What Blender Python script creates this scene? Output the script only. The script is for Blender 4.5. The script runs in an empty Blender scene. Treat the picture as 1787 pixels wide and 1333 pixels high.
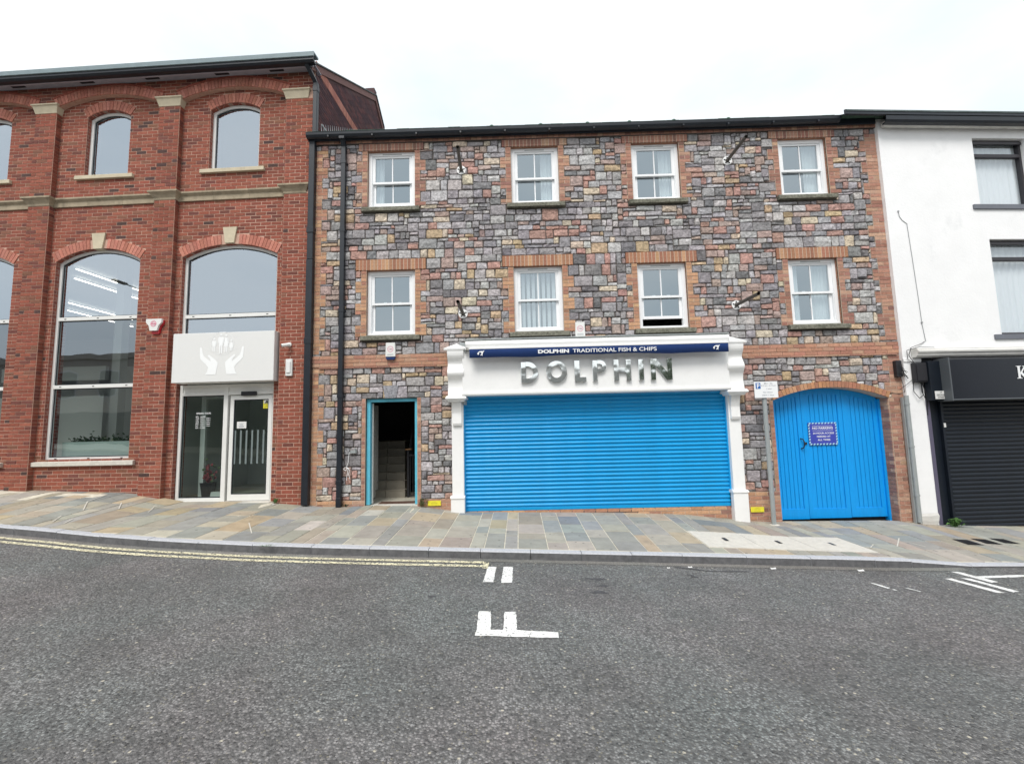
import bpy, math, random
import numpy as np
from mathutils import Matrix, Vector

# ------------------------------------------------------------------ camera, world, sun, exposure
S = bpy.context.scene
COL = S.collection
cam = bpy.data.objects.new('camera', bpy.data.cameras.new('camera'))
COL.objects.link(cam)
RM = [[0.9996194627, 0.0146343545, -0.0233830181], [-0.0247252295, 0.0994922901, -0.9947310929], [-0.0122308174, 0.9949307111, 0.0998162673]]
mw = Matrix.Identity(4)
for i in range(3):
    mw[i][0] = RM[0][i]; mw[i][1] = -RM[1][i]; mw[i][2] = -RM[2][i]
mw.translation = Vector((0, -8.8346, 1.55))
cam.matrix_world = mw
cam.data.sensor_width = 36.0
cam.data.lens = 36.0 * 790 / 1787
cam.data.clip_start = 0.05
cam.data.clip_end = 2000
S.camera = cam

SUN_EL, SUN_AZ = math.radians(54), math.radians(-16)      # azimuth measured from -Y (behind the camera), towards -X
W = bpy.data.worlds.new('World'); S.world = W; W.use_nodes = True
nt = W.node_tree; nt.nodes.clear()
def wn(t, **k):
    n = nt.nodes.new(t)
    for a, b in k.items(): setattr(n, a, b)
    return n
sky = wn('ShaderNodeTexSky', sky_type='NISHITA'); sky.sun_disc = False
sky.sun_elevation = SUN_EL; sky.sun_rotation = math.pi + SUN_AZ * -1
sky.air_density = 1.0; sky.dust_density = 3.0
tc = wn('ShaderNodeTexCoord')
mp = wn('ShaderNodeMapping'); mp.inputs['Scale'].default_value = (1.0, 1.0, 2.2)
no = wn('ShaderNodeTexNoise'); no.inputs['Scale'].default_value = 2.6; no.inputs['Detail'].default_value = 6; no.inputs['Roughness'].default_value = .52
rp = wn('ShaderNodeValToRGB')
rp.color_ramp.elements[0].position = .30; rp.color_ramp.elements[0].color = (.505, .56, .595, 1)
rp.color_ramp.elements[1].position = .60; rp.color_ramp.elements[1].color = (.635, .655, .665, 1)
b1 = wn('ShaderNodeBackground'); b1.inputs['Strength'].default_value = .10
b2 = wn('ShaderNodeBackground'); b2.inputs['Strength'].default_value = 1.0
mx = wn('ShaderNodeMixShader'); mx.inputs['Fac'].default_value = .94     # thick white cloud over the blue
out = wn('ShaderNodeOutputWorld')
L = nt.links.new
L(tc.outputs['Generated'], mp.inputs['Vector']); L(mp.outputs[0], no.inputs['Vector']); L(no.outputs['Fac'], rp.inputs[0])
L(sky.outputs[0], b1.inputs['Color']); L(rp.outputs[0], b2.inputs['Color'])
L(b1.outputs[0], mx.inputs[1]); L(b2.outputs[0], mx.inputs[2]); L(mx.outputs[0], out.inputs['Surface'])

sd = bpy.data.lights.new('sun', 'SUN'); sd.energy = 1.5; sd.angle = math.radians(24); sd.color = (1.0, .965, .92)
so = bpy.data.objects.new('sun', sd); COL.objects.link(so)
dirv = Vector((math.sin(SUN_AZ) * math.cos(SUN_EL), -math.cos(SUN_AZ) * math.cos(SUN_EL), math.sin(SUN_EL)))
so.rotation_euler = dirv.to_track_quat('Z', 'Y').to_euler()
so.location = (0, -20, 30)

vs = S.view_settings
vs.view_transform = 'Standard'; vs.look = 'None'; vs.gamma = 1; vs.use_curve_mapping = False
vs.exposure = 0.86
S.cycles.max_bounces = 6
S.cycles.sample_clamp_indirect = 8
S.render.film_transparent = False

# ------------------------------------------------------------------ helpers
R = random.Random(7)
def T(o, label=None, cat=None, group=None, kind=None):
    if label: o['label'] = label
    if cat: o['category'] = cat
    if group: o['group'] = group
    if kind: o['kind'] = kind
    return o
def empty(name, loc=(0, 0, 0), rz=0.0, parent=None):
    o = bpy.data.objects.new(name, None); COL.objects.link(o); o.location = loc; o.rotation_euler = (0, 0, rz)
    o.empty_display_size = .2
    if parent: o.parent = parent
    return o
class MB:
    def __init__(s): s.v = []; s.f = []; s.c = []; s.sm = []
    def face(s, pts, col=None, sm=False):
        n = len(s.v); s.v.extend([tuple(p) for p in pts]); s.f.append(tuple(range(n, n + len(pts)))); s.c.append(col or (.5, .5, .5)); s.sm.append(sm)
    def add(s, vs_, fs_, col=None, sm=False):
        n = len(s.v); s.v.extend([tuple(p) for p in vs_])
        for f in fs_: s.f.append(tuple(n + i for i in f)); s.c.append(col or (.5, .5, .5)); s.sm.append(sm)
    def box(s, x0, x1, y0, y1, z0, z1, col=None, c=0.0, skip=''):
        if x1 < x0: x0, x1 = x1, x0
        if y1 < y0: y0, y1 = y1, y0
        if z1 < z0: z0, z1 = z1, z0
        if c <= 0 or min(x1 - x0, y1 - y0, z1 - z0) < 2.2 * c:
            v = [(x0, y0, z0), (x1, y0, z0), (x1, y1, z0), (x0, y1, z0), (x0, y0, z1), (x1, y0, z1), (x1, y1, z1), (x0, y1, z1)]
            F = {'b': (3, 2, 1, 0), 't': (4, 5, 6, 7), 'f': (0, 1, 5, 4), 'k': (2, 3, 7, 6), 'l': (3, 0, 4, 7), 'r': (1, 2, 6, 5)}
            s.add(v, [F[k] for k in F if k not in skip], col)
            return s
        X = (x0, x1); Y = (y0, y1); Z = (z0, z1); v = []; idx = {}
        for i in (0, 1):
            for j in (0, 1):
                for k in (0, 1):
                    sx = c if i == 0 else -c; sy = c if j == 0 else -c; sz = c if k == 0 else -c
                    idx[i, j, k, 'x'] = len(v); v.append((X[i], Y[j] + sy, Z[k] + sz))
                    idx[i, j, k, 'y'] = len(v); v.append((X[i] + sx, Y[j], Z[k] + sz))
                    idx[i, j, k, 'z'] = len(v); v.append((X[i] + sx, Y[j] + sy, Z[k]))
        F = []
        for i in (0, 1):
            q = [(i, 0, 0, 'x'), (i, 1, 0, 'x'), (i, 1, 1, 'x'), (i, 0, 1, 'x')]; F.append([idx[a] for a in (q if i else q[::-1])])
            q = [(0, i, 0, 'y'), (1, i, 0, 'y'), (1, i, 1, 'y'), (0, i, 1, 'y')]; F.append([idx[a] for a in (q[::-1] if i else q)])
            q = [(0, 0, i, 'z'), (1, 0, i, 'z'), (1, 1, i, 'z'), (0, 1, i, 'z')]; F.append([idx[a] for a in (q if i else q[::-1])])
        for i in (0, 1):
            for j in (0, 1):
                q = [idx[i, j, 0, 'x'], idx[i, j, 1, 'x'], idx[i, j, 1, 'y'], idx[i, j, 0, 'y']]; F.append(q if (i == j) == False else q[::-1])
                q = [idx[i, 0, j, 'x'], idx[i, 1, j, 'x'], idx[i, 1, j, 'z'], idx[i, 0, j, 'z']]; F.append(q if (i == j) else q[::-1])
                q = [idx[0, i, j, 'y'], idx[1, i, j, 'y'], idx[1, i, j, 'z'], idx[0, i, j, 'z']]; F.append(q if (i != j) else q[::-1])
                for k in (0, 1):
                    q = [idx[i, j, k, 'x'], idx[i, j, k, 'y'], idx[i, j, k, 'z']]
                    F.append(q if (i + j + k) % 2 else q[::-1])
        s.add(v, F, col)
        return s
    def prism(s, poly, y0, y1, col=None, axis='y', sm=False):
        """poly: (a,b) outline; axis 'y' -> (x,z) extruded along y; 'x' -> (y,z) along x; 'z' -> (x,y) along z"""
        if axis == 'y': f = lambda p, t: (p[0], t, p[1])
        elif axis == 'x': f = lambda p, t: (t, p[0], p[1])
        else: f = lambda p, t: (p[0], p[1], t)
        n = len(poly); a = [f(p, y0) for p in poly]; b = [f(p, y1) for p in poly]
        s.add(a + b, [tuple(range(n)), tuple(range(2 * n - 1, n - 1, -1))], col)
        s.add(a + b, [(i, (i + 1) % n, n + (i + 1) % n, n + i) for i in range(n)], col, sm)
        return s
    def ring(s, outer, inner, y0, y1, col=None, closed=False, sm=False):
        """strip between two outlines of equal count (x,z), from y0 (front) to y1"""
        n = len(outer)
        v = [(p[0], y0, p[1]) for p in outer] + [(p[0], y0, p[1]) for p in inner] + [(p[0], y1, p[1]) for p in outer] + [(p[0], y1, p[1]) for p in inner]
        F = []; G = []
        m = n if closed else n - 1
        for i in range(m):
            j = (i + 1) % n
            F.append((i, n + i, n + j, j)); F.append((2 * n + i, 2 * n + j, 3 * n + j, 3 * n + i))
            G.append((i, j, 2 * n + j, 2 * n + i)); G.append((n + i, 3 * n + i, 3 * n + j, n + j))
        if not closed:
            F.append((0, 2 * n, 3 * n, n)); F.append((n - 1, 2 * n - 1, 4 * n - 1, 3 * n - 1))
        s.add(v, F, col); s.add(v, G, col, sm)
        return s
    def cyl(s, p0, p1, r0, r1=None, n=12, col=None, caps=True):
        r1 = r0 if r1 is None else r1
        p0 = Vector(p0); p1 = Vector(p1); d = (p1 - p0).normalized()
        a = d.orthogonal().normalized(); b = d.cross(a)
        A = [p0 + (a * math.cos(t) + b * math.sin(t)) * r0 for t in [2 * math.pi * i / n for i in range(n)]]
        B = [p1 + (a * math.cos(t) + b * math.sin(t)) * r1 for t in [2 * math.pi * i / n for i in range(n)]]
        s.add(A + B, [(i, (i + 1) % n, n + (i + 1) % n, n + i) for i in range(n)], col, True)
        if caps: s.add(A + B, [tuple(range(n - 1, -1, -1)), tuple(range(n, 2 * n))], col)
        return s
    def tube(s, pts, r, n=6, col=None):
        for a, b in zip(pts[:-1], pts[1:]): s.cyl(a, b, r, r, n, col, True)
        return s
    def lathe(s, c, prof, n=16, col=None, axis='z'):
        v = []; F = []
        for (r, h) in prof:
            for i in range(n):
                t = 2 * math.pi * i / n
                if axis == 'z': v.append((c[0] + r * math.cos(t), c[1] + r * math.sin(t), c[2] + h))
                else: v.append((c[0] + r * math.cos(t), c[1] - h, c[2] + r * math.sin(t)))
        m = len(prof)
        for k in range(m - 1):
            for i in range(n): F.append((k * n + i, k * n + (i + 1) % n, (k + 1) * n + (i + 1) % n, (k + 1) * n + i))
        s.add(v, F, col, True); s.add(v, [tuple(range((m - 1) * n, m * n)), tuple(range(n - 1, -1, -1))], col)
        return s
    def text(s, txt, x, y, z, h=None, w=None, bold=0.0, depth=.001, col=None, align='l', lift=0, spacing=1.0):
        cu = bpy.data.curves.new('t', 'FONT'); cu.body = txt; cu.size = 1; cu.offset = bold; cu.extrude = 0; cu.resolution_u = 3; cu.space_character = spacing
        o = bpy.data.objects.new('t', cu); COL.objects.link(o)
        bpy.context.view_layer.update()
        me = bpy.data.meshes.new_from_object(o.evaluated_get(bpy.context.evaluated_depsgraph_get()))
        vv = np.array([tuple(q.co)[:2] for q in me.vertices]) if len(me.vertices) else np.zeros((0, 2))
        ff = [tuple(p.vertices) for p in me.polygons]
        bpy.data.objects.remove(o); bpy.data.meshes.remove(me)
        if len(vv) == 0: return s
        mn, mxx = vv.min(0), vv.max(0)
        sz = h / (mxx[1] - mn[1]) if h else w / (mxx[0] - mn[0])
        sx = w / (mxx[0] - mn[0]) if w else sz
        ww = (mxx[0] - mn[0]) * sx
        ox = x - (ww / 2 if align == 'c' else (ww if align == 'r' else 0))
        P = [(ox + (a - mn[0]) * sx, y, z + (b - mn[1]) * sz) for a, b in vv]
        s.add(P, ff, col)
        return s
    def build(s, name, mat, parent=None, label=None, kind=None, loc=None):
        me = bpy.data.meshes.new(name); me.from_pydata(s.v, [], s.f)
        mats = mat if isinstance(mat, (list, tuple)) else [mat]
        for m in mats: me.materials.append(m)
        cl = me.color_attributes.new('tint', 'FLOAT_COLOR', 'CORNER')
        ls = np.array([len(f) for f in s.f]); cc = np.repeat(np.array(s.c, dtype=np.float32), ls, axis=0)
        cc = np.concatenate([cc, np.ones((len(cc), 1), np.float32)], 1)
        cl.data.foreach_set('color', cc.ravel())
        me.polygons.foreach_set('use_smooth', np.array(s.sm, dtype=bool))
        me.update()
        o = bpy.data.objects.new(name, me); COL.objects.link(o)
        if parent: o.parent = parent
        if loc: o.location = loc
        if label: o['label'] = label
        if kind: o['kind'] = kind
        return o

def M(name, col=(.5, .5, .5), rough=.6, metal=0, tint=False, spots=None, noise=0.0, nscale=8, nstretch=(1, 1, 1), bump=0.0, bscale=40, spec=.5, emit=None, dirt=None, coat=0.0, bdetail=4):
    m = bpy.data.materials.new(name); m.use_nodes = True
    t = m.node_tree; b = t.nodes['Principled BSDF']; K = t.links.new
    b.inputs['Roughness'].default_value = rough; b.inputs['Metallic'].default_value = metal
    b.inputs['Specular IOR Level'].default_value = spec
    b.inputs['Coat Weight'].default_value = coat
    co = t.nodes.new('ShaderNodeTexCoord'); mpn = t.nodes.new('ShaderNodeMapping'); mpn.inputs['Scale'].default_value = nstretch
    K(co.outputs['Object'], mpn.inputs['Vector'])
    if tint:
        at = t.nodes.new('ShaderNodeAttribute'); at.attribute_name = 'tint'; c = at.outputs['Color']
    else:
        rgb = t.nodes.new('ShaderNodeRGB'); rgb.outputs[0].default_value = (*col, 1); c = rgb.outputs[0]
    if noise > 0:
        n = t.nodes.new('ShaderNodeTexNoise'); n.inputs['Scale'].default_value = nscale; n.inputs['Detail'].default_value = 8; n.inputs['Roughness'].default_value = .65
        K(mpn.outputs[0], n.inputs['Vector'])
        mr = t.nodes.new('ShaderNodeMapRange'); mr.inputs['From Min'].default_value = .3; mr.inputs['From Max'].default_value = .7
        mr.inputs['To Min'].default_value = 1 - noise; mr.inputs['To Max'].default_value = 1 + noise
        K(n.outputs['Fac'], mr.inputs['Value'])
        vm = t.nodes.new('ShaderNodeVectorMath'); vm.operation = 'SCALE'
        K(c, vm.inputs[0]); K(mr.outputs[0], vm.inputs['Scale']); c = vm.outputs[0]
    if dirt:       # (colour, scale, threshold, amount): weathering stains
        n = t.nodes.new('ShaderNodeTexNoise'); n.inputs['Scale'].default_value = dirt[1]; n.inputs['Detail'].default_value = 9; n.inputs['Roughness'].default_value = .7
        mp2 = t.nodes.new('ShaderNodeMapping'); mp2.inputs['Scale'].default_value = nstretch; mp2.inputs['Location'].default_value = (3.1, 1.7, 5.2)
        K(co.outputs['Object'], mp2.inputs['Vector']); K(mp2.outputs[0], n.inputs['Vector'])
        mr = t.nodes.new('ShaderNodeMapRange'); mr.inputs['From Min'].default_value = dirt[2]; mr.inputs['From Max'].default_value = dirt[2] + .18
        mr.inputs['To Min'].default_value = 0; mr.inputs['To Max'].default_value = dirt[3]
        K(n.outputs['Fac'], mr.inputs['Value'])
        mxn = t.nodes.new('ShaderNodeMix'); mxn.data_type = 'RGBA'
        K(mr.outputs[0], mxn.inputs['Factor']); K(c, mxn.inputs['A']); mxn.inputs['B'].default_value = (*dirt[0], 1); c = mxn.outputs['Result']
    if spots:      # (colour, cells per metre, share of cells): chewing gum, drips
        v = t.nodes.new('ShaderNodeTexVoronoi'); v.inputs['Scale'].default_value = spots[1]; K(co.outputs['Object'], v.inputs['Vector'])
        sc = t.nodes.new('ShaderNodeSeparateColor'); K(v.outputs['Color'], sc.inputs[0])
        g1 = t.nodes.new('ShaderNodeMath'); g1.operation = 'LESS_THAN'; K(sc.outputs[0], g1.inputs[0]); g1.inputs[1].default_value = spots[2]
        g2 = t.nodes.new('ShaderNodeMapRange'); K(v.outputs['Distance'], g2.inputs['Value']); g2.inputs['From Min'].default_value = .13; g2.inputs['From Max'].default_value = .2; g2.inputs['To Min'].default_value = .7; g2.inputs['To Max'].default_value = 0
        g3 = t.nodes.new('ShaderNodeMath'); g3.operation = 'MULTIPLY'; K(g1.outputs[0], g3.inputs[0]); K(g2.outputs[0], g3.inputs[1])
        mxn = t.nodes.new('ShaderNodeMix'); mxn.data_type = 'RGBA'; K(g3.outputs[0], mxn.inputs['Factor']); K(c, mxn.inputs['A']); mxn.inputs['B'].default_value = (*spots[0], 1); c = mxn.outputs['Result']
    K(c, b.inputs['Base Color'])
    if bump > 0:
        n = t.nodes.new('ShaderNodeTexNoise'); n.inputs['Scale'].default_value = bscale; n.inputs['Detail'].default_value = bdetail; n.inputs['Roughness'].default_value = .6
        K(mpn.outputs[0], n.inputs['Vector'])
        bp = t.nodes.new('ShaderNodeBump'); bp.inputs['Strength'].default_value = 1; bp.inputs['Distance'].default_value = bump
        K(n.outputs['Fac'], bp.inputs['Height']); K(bp.outputs[0], b.inputs['Normal'])
    if emit:
        b.inputs['Emission Color'].default_value = (*emit[0], 1); b.inputs['Emission Strength'].default_value = emit[1]
    return m

def glass(name, refl=.35, tintc=(.75, .8, .8), gcol=(.8, .85, .88), rough=.015, wave=.0012):
    m = bpy.data.materials.new(name); m.use_nodes = True; t = m.node_tree; t.nodes.clear(); K = t.links.new
    o = t.nodes.new('ShaderNodeOutputMaterial'); mxs = t.nodes.new('ShaderNodeMixShader')
    tr = t.nodes.new('ShaderNodeBsdfTransparent'); tr.inputs[0].default_value = (*tintc, 1)
    gl = t.nodes.new('ShaderNodeBsdfGlossy'); gl.inputs['Color'].default_value = (*gcol, 1); gl.inputs['Roughness'].default_value = rough
    ge = t.nodes.new('ShaderNodeNewGeometry'); dt = t.nodes.new('ShaderNodeVectorMath'); dt.operation = 'DOT_PRODUCT'; K(ge.outputs['Incoming'], dt.inputs[0]); K(ge.outputs['True Normal'], dt.inputs[1])
    ab_ = t.nodes.new('ShaderNodeMath'); ab_.operation = 'ABSOLUTE'; K(dt.outputs['Value'], ab_.inputs[0]); iv = t.nodes.new('ShaderNodeMath'); iv.operation = 'SUBTRACT'; iv.inputs[0].default_value = 1; K(ab_.outputs[0], iv.inputs[1])
    fr = t.nodes.new('ShaderNodeMath'); fr.operation = 'POWER'; fr.inputs[1].default_value = 4.5; K(iv.outputs[0], fr.inputs[0])
    ad = t.nodes.new('ShaderNodeMath'); ad.operation = 'ADD'; ad.inputs[1].default_value = refl; ad.use_clamp = True
    co = t.nodes.new('ShaderNodeTexCoord'); n = t.nodes.new('ShaderNodeTexNoise'); n.inputs['Scale'].default_value = 1.6; n.inputs['Detail'].default_value = 1
    bp = t.nodes.new('ShaderNodeBump'); bp.inputs['Strength'].default_value = 1; bp.inputs['Distance'].default_value = wave
    K(co.outputs['Object'], n.inputs[0]); K(n.outputs['Fac'], bp.inputs['Height']); K(bp.outputs[0], gl.inputs['Normal'])
    K(fr.outputs[0], ad.inputs[0]); K(ad.outputs[0], mxs.inputs[0]); K(tr.outputs[0], mxs.inputs[1]); K(gl.outputs[0], mxs.inputs[2]); K(mxs.outputs[0], o.inputs[0])
    return m

MT = dict(
    brick=M('fired_brick', tint=True, rough=.85, noise=.22, nscale=30, bump=.004, bscale=120, spec=.25, dirt=((.42, .35, .31), 1.1, .63, .35)),
    mortar_red=M('pink_mortar', (.55, .36, .28), .9, noise=.15, nscale=20, bump=.002, bscale=150, spec=.2),
    mortar_dark=M('stone_mortar', (.13, .115, .105), .95, noise=.3, nscale=12, bump=.003, bscale=100, spec=.15),
    stone=M('rubble_stone', tint=True, rough=.82, noise=.42, nscale=22, bump=.026, bscale=24, spec=.25, dirt=((.07, .07, .075), 12, .56, .45), bdetail=8),  # noise: speckled veins plus craggy light and dark put into the colour
    ashlar=M('dressed_sandstone', (.56, .49, .36), .85, noise=.12, nscale=6, bump=.002, bscale=90, dirt=((.22, .2, .15), 5, .6, .5), spec=.25),
    oldsill=M('lichened_stone', (.19, .185, .15), .95, noise=.5, nscale=28, bump=.006, bscale=60, dirt=((.06, .065, .045), 14, .48, .8), spec=.2),
    upvc=M('white_upvc', (.86, .87, .88), .35, spec=.5, noise=.03, nscale=3),
    alu=M('silver_frame', (.76, .76, .735), .4, metal=.0, noise=.04, nscale=3),
    blackpvc=M('black_gutter_plastic', (.011, .015, .022), .42, noise=.25, nscale=6),
    slate=M('roof_slate', (.07, .08, .08), .7, noise=.3, nscale=5, bump=.01, bscale=12),
    moss=M('mossy_slate_edge', (.06, .11, .08), .9, noise=.4, nscale=20, bump=.01, bscale=50),
    white=M('white_render', (.87, .87, .87), .9, noise=.035, nscale=1.6, bump=.004, bscale=22, dirt=((.62, .63, .64), 1.1, .58, .5), spec=.2),
    whitepaint=M('gloss_white_paint', (.86, .86, .85), .45, noise=.03, nscale=4, bump=.0008, bscale=14, dirt=((.60, .59, .56), 3.2, .60, .35)),
    cornice=M('weathered_white_paint', (.66, .65, .62), .8, noise=.12, nscale=9, nstretch=(.5, 1, 3), bump=.004, bscale=30, dirt=((.12, .11, .09), 5, .58, .7)),
    signwhite=M('sign_panel', (.75, .75, .735), .5, noise=.01),
    signprint=M('white_vinyl', (.90, .91, .91), .5),
    bluesh=M('blue_shutter_paint', (.001, .315, .67), .34, noise=.08, nscale=3, nstretch=(1, 1, 5), bump=.004, bscale=2.5, spec=.5, dirt=((.004, .25, .54), 2.2, .55, .4)),
    bluegate=M('blue_gate_paint', (.003, .33, .84), .38, noise=.06, nscale=5, nstretch=(5, 1, .6), bump=.002, bscale=30, dirt=((.01, .2, .6), 3, .56, .6)),
    bluedoor=M('turquoise_door_paint', (.12, .50, .66), .5, noise=.08, nscale=6, bump=.001, bscale=40, dirt=((.1, .12, .1), 9, .64, .7)),
    navy=M('navy_awning_cloth', (.010, .045, .19), .7, noise=.12, nscale=4, bump=.001, bscale=200),
    textwhite=M('white_print', (.84, .85, .86), .6),
    chrome=M('polished_letter_metal', (.86, .89, .88), .07, metal=1, bump=.0045, bscale=5, bdetail=1),
    blackshut=M('black_shutter_paint', (.006, .010, .017), .48, noise=.2, nscale=2, nstretch=(1, 1, 6), spec=.35, dirt=((.03, .035, .04), 6, .66, .3)),
    blackgloss=M('black_fascia', (.008, .011, .018), .25, spec=.35, noise=.08, nscale=2),
    asphalt=None, channel=None,
    ashlar_old=M('weathered_sandstone', (.36, .30, .215), .9, noise=.2, nscale=6, bump=.003, bscale=60, dirt=((.14, .12, .09), 4, .52, .7), spec=.2),
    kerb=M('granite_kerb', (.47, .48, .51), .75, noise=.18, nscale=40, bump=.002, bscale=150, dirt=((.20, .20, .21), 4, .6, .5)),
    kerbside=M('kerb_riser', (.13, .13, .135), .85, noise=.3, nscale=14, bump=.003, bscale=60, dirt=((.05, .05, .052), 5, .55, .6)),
    paving=M('sandstone_paving', tint=True, rough=.75, noise=.14, nscale=5, bump=.0025, bscale=55, spec=.3, dirt=((.20, .19, .165), 2.2, .53, .45), spots=((.11, .11, .105), 9, .35)),
    joint=M('paving_mortar', (.60, .56, .46), .9, noise=.25, nscale=12),
    conc=M('pale_concrete', (.60, .57, .51), .85, noise=.12, nscale=14, bump=.002, bscale=90, dirt=((.40, .38, .34), 5, .58, .5)),
    iron=M('cast_iron', (.035, .035, .04), .6, metal=.3, noise=.2, nscale=30),
    galv=M('galvanised_steel', (.38, .41, .41), .5, metal=.35, noise=.12, nscale=14, nstretch=(1, 1, .4)),
    darkmetal=M('dark_steel', (.03, .03, .035), .45, metal=.4),
    plastic_w=M('white_plastic', (.76, .76, .74), .4),
    plastic_r=M('red_plastic', (.45, .02, .03), .35),
    plastic_b=M('blue_plastic', (.01, .03, .12), .3),
    pink=M('pink_print', (.70, .22, .32), .5),
    grayprint=M('grey_print', (.30, .32, .36), .6),
    pinkpale=M('faded_pink_print', (.72, .38, .45), .5),
    yellow=M('yellow_plate', (.80, .72, .04), .5, noise=.05, nscale=20),
    blackprint=M('black_print', (.05, .05, .05), .6),
    signblue=M('purple_blue_sign', (.05, .07, .42), .4),
    cyanprint=M('pale_cyan_print', (.42, .70, .80), .5),
    pblue=M('parking_blue', (.01, .12, .42), .4),
    green=M('weed_leaf', tint=True, rough=.6),
    interior=M('interior_wall', (.34, .34, .32), .9),
    interiorlight=M('pale_interior_wall', (.62, .64, .62), .9),
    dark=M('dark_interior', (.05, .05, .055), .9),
    tile=M('beige_floor_tile', (.50, .47, .39), .5, noise=.15, nscale=5),
    steptile=M('stair_tile', (.26, .235, .19), .5, noise=.15, nscale=5),
    curtain=M('net_curtain', (.86, .88, .89), .9),
    strip=M('ceiling_light', (.9, .9, .9), .5, emit=((1, .93, .88), 4.0)),
    frost=M('frosted_film', (.42, .52, .49), .6),
    opposite=M('opposite_render', (.33, .31, .28), .9, noise=.1, nscale=1),
    wood=M('handrail_wood', (.30, .16, .07), .5),
    yline=None, wline=None,
    soffit=M('grey_soffit', (.36, .35, .40), .7, noise=.12, nscale=6),
    greygutter=M('bluegrey_gutter', (.20, .26, .28), .5, noise=.12, nscale=5),
    litter=M('paper_litter', (.75, .75, .74), .8),
)
G_OFF = glass('office_glass', .47, (.80, .86, .84), (.80, .89, .98), wave=.0018)
G_SASH = glass('sash_glass', .40, (.8, .85, .85), (.74, .84, .90))
G_DOOR = glass('door_glass', .06, (.62, .70, .68), (.8, .85, .88))
G_LOW = glass('tall_window_glass', .26, (.82, .88, .86), (.80, .89, .98), wave=.003)

def asphalt_mat(name, base, chip, bumpd=.007, scale=75, patch=True):
    m = bpy.data.materials.new(name); m.use_nodes = True; t = m.node_tree; b = t.nodes['Principled BSDF']; K = t.links.new
    co = t.nodes.new('ShaderNodeTexCoord')
    def nz(s, d=6, r=.6):
        n = t.nodes.new('ShaderNodeTexNoise'); n.inputs['Scale'].default_value = s; n.inputs['Detail'].default_value = d; n.inputs['Roughness'].default_value = r
        K(co.outputs['Object'], n.inputs['Vector']); return n.outputs['Fac']
    def vo(s):
        n = t.nodes.new('ShaderNodeTexVoronoi'); n.inputs['Scale'].default_value = s; n.inputs['Randomness'].default_value = 1
        K(co.outputs['Object'], n.inputs['Vector']); return n
    def mr(x, a, c, d, e):
        n = t.nodes.new('ShaderNodeMapRange'); n.inputs['From Min'].default_value = a; n.inputs['From Max'].default_value = c; n.inputs['To Min'].default_value = d; n.inputs['To Max'].default_value = e
        K(x, n.inputs['Value']); return n.outputs[0]
    def mul(x, y):
        n = t.nodes.new('ShaderNodeMath'); n.operation = 'MULTIPLY'; K(x, n.inputs[0]); K(y, n.inputs[1]); return n.outputs[0]
    def mix(f, A, B):
        n = t.nodes.new('ShaderNodeMix'); n.data_type = 'RGBA'
        K(f, n.inputs['Factor'])
        for k, q in (('A', A), ('B', B)):
            if isinstance(q, tuple): n.inputs[k].default_value = (*q, 1)
            else: K(q, n.inputs[k])
        return n.outputs['Result']
    v1 = vo(scale); v2 = vo(scale * .5)
    s1 = t.nodes.new('ShaderNodeSeparateColor'); K(v1.outputs['Color'], s1.inputs[0])
    s2 = t.nodes.new('ShaderNodeSeparateColor'); K(v2.outputs['Color'], s2.inputs[0])
    # stone to stone brightness
    f = mul(mr(s1.outputs[0], 0, 1, .42, 1.75), mr(nz(.9, 6), .3, .7, .74, 1.26))
    f = mul(f, mr(nz(5, 5), .3, .7, .85, 1.15))
    rgb = t.nodes.new('ShaderNodeRGB'); rgb.outputs[0].default_value = (*base, 1)
    vm = t.nodes.new('ShaderNodeVectorMath'); vm.operation = 'SCALE'; K(rgb.outputs[0], vm.inputs[0]); K(f, vm.inputs['Scale'])
    c = vm.outputs[0]
    hu = mix(mr(nz(.55, 3), .35, .65, 0, 1), (.94, 1.02, 1.02), (1.05, .98, 1.0))
    vh = t.nodes.new('ShaderNodeVectorMath'); vh.operation = 'MULTIPLY'; K(c, vh.inputs[0]); K(hu, vh.inputs[1]); c = vh.outputs[0]
    # binder between stones is darker
    c = mix(mr(v1.outputs['Distance'], .35, .62, 0, .75), c, tuple(x * .62 for x in base))
    # rare pale and tan chips
    ch = mul(mr(s2.outputs[1], .95, .96, 0, .85), mr(v2.outputs['Distance'], .22, .34, 1, 0))
    c = mix(ch, c, chip)
    ch = mul(mr(s1.outputs[2], .93, .95, 0, .8), mr(v1.outputs['Distance'], .38, .44, 1, 0))
    c = mix(ch, c, (.27, .25, .20))
    K(c, b.inputs['Base Color'])
    b.inputs['Roughness'].default_value = .8; b.inputs['Specular IOR Level'].default_value = .35
    h = t.nodes.new('ShaderNodeMath'); h.operation = 'ADD'; K(mr(v1.outputs['Distance'], 0, .6, 1, 0), h.inputs[0]); K(mr(nz(scale * 2, 3), .3, .7, 0, .6), h.inputs[1])
    h2 = t.nodes.new('ShaderNodeMath'); h2.operation = 'ADD'; K(h.outputs[0], h2.inputs[0]); K(mr(nz(scale * .33, 3), .3, .7, 0, 1.2), h2.inputs[1])
    bp = t.nodes.new('ShaderNodeBump'); bp.inputs['Distance'].default_value = bumpd; bp.inputs['Strength'].default_value = .9
    K(h2.outputs[0], bp.inputs['Height']); K(bp.outputs[0], b.inputs['Normal'])
    return m
MT['asphalt'] = asphalt_mat('worn_asphalt', (.202, .200, .196), (.66, .61, .50), .012, 56)
MT['channel'] = asphalt_mat('gutter_channel', (.235, .225, .21), (.4, .36, .3), .003, 140)

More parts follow.
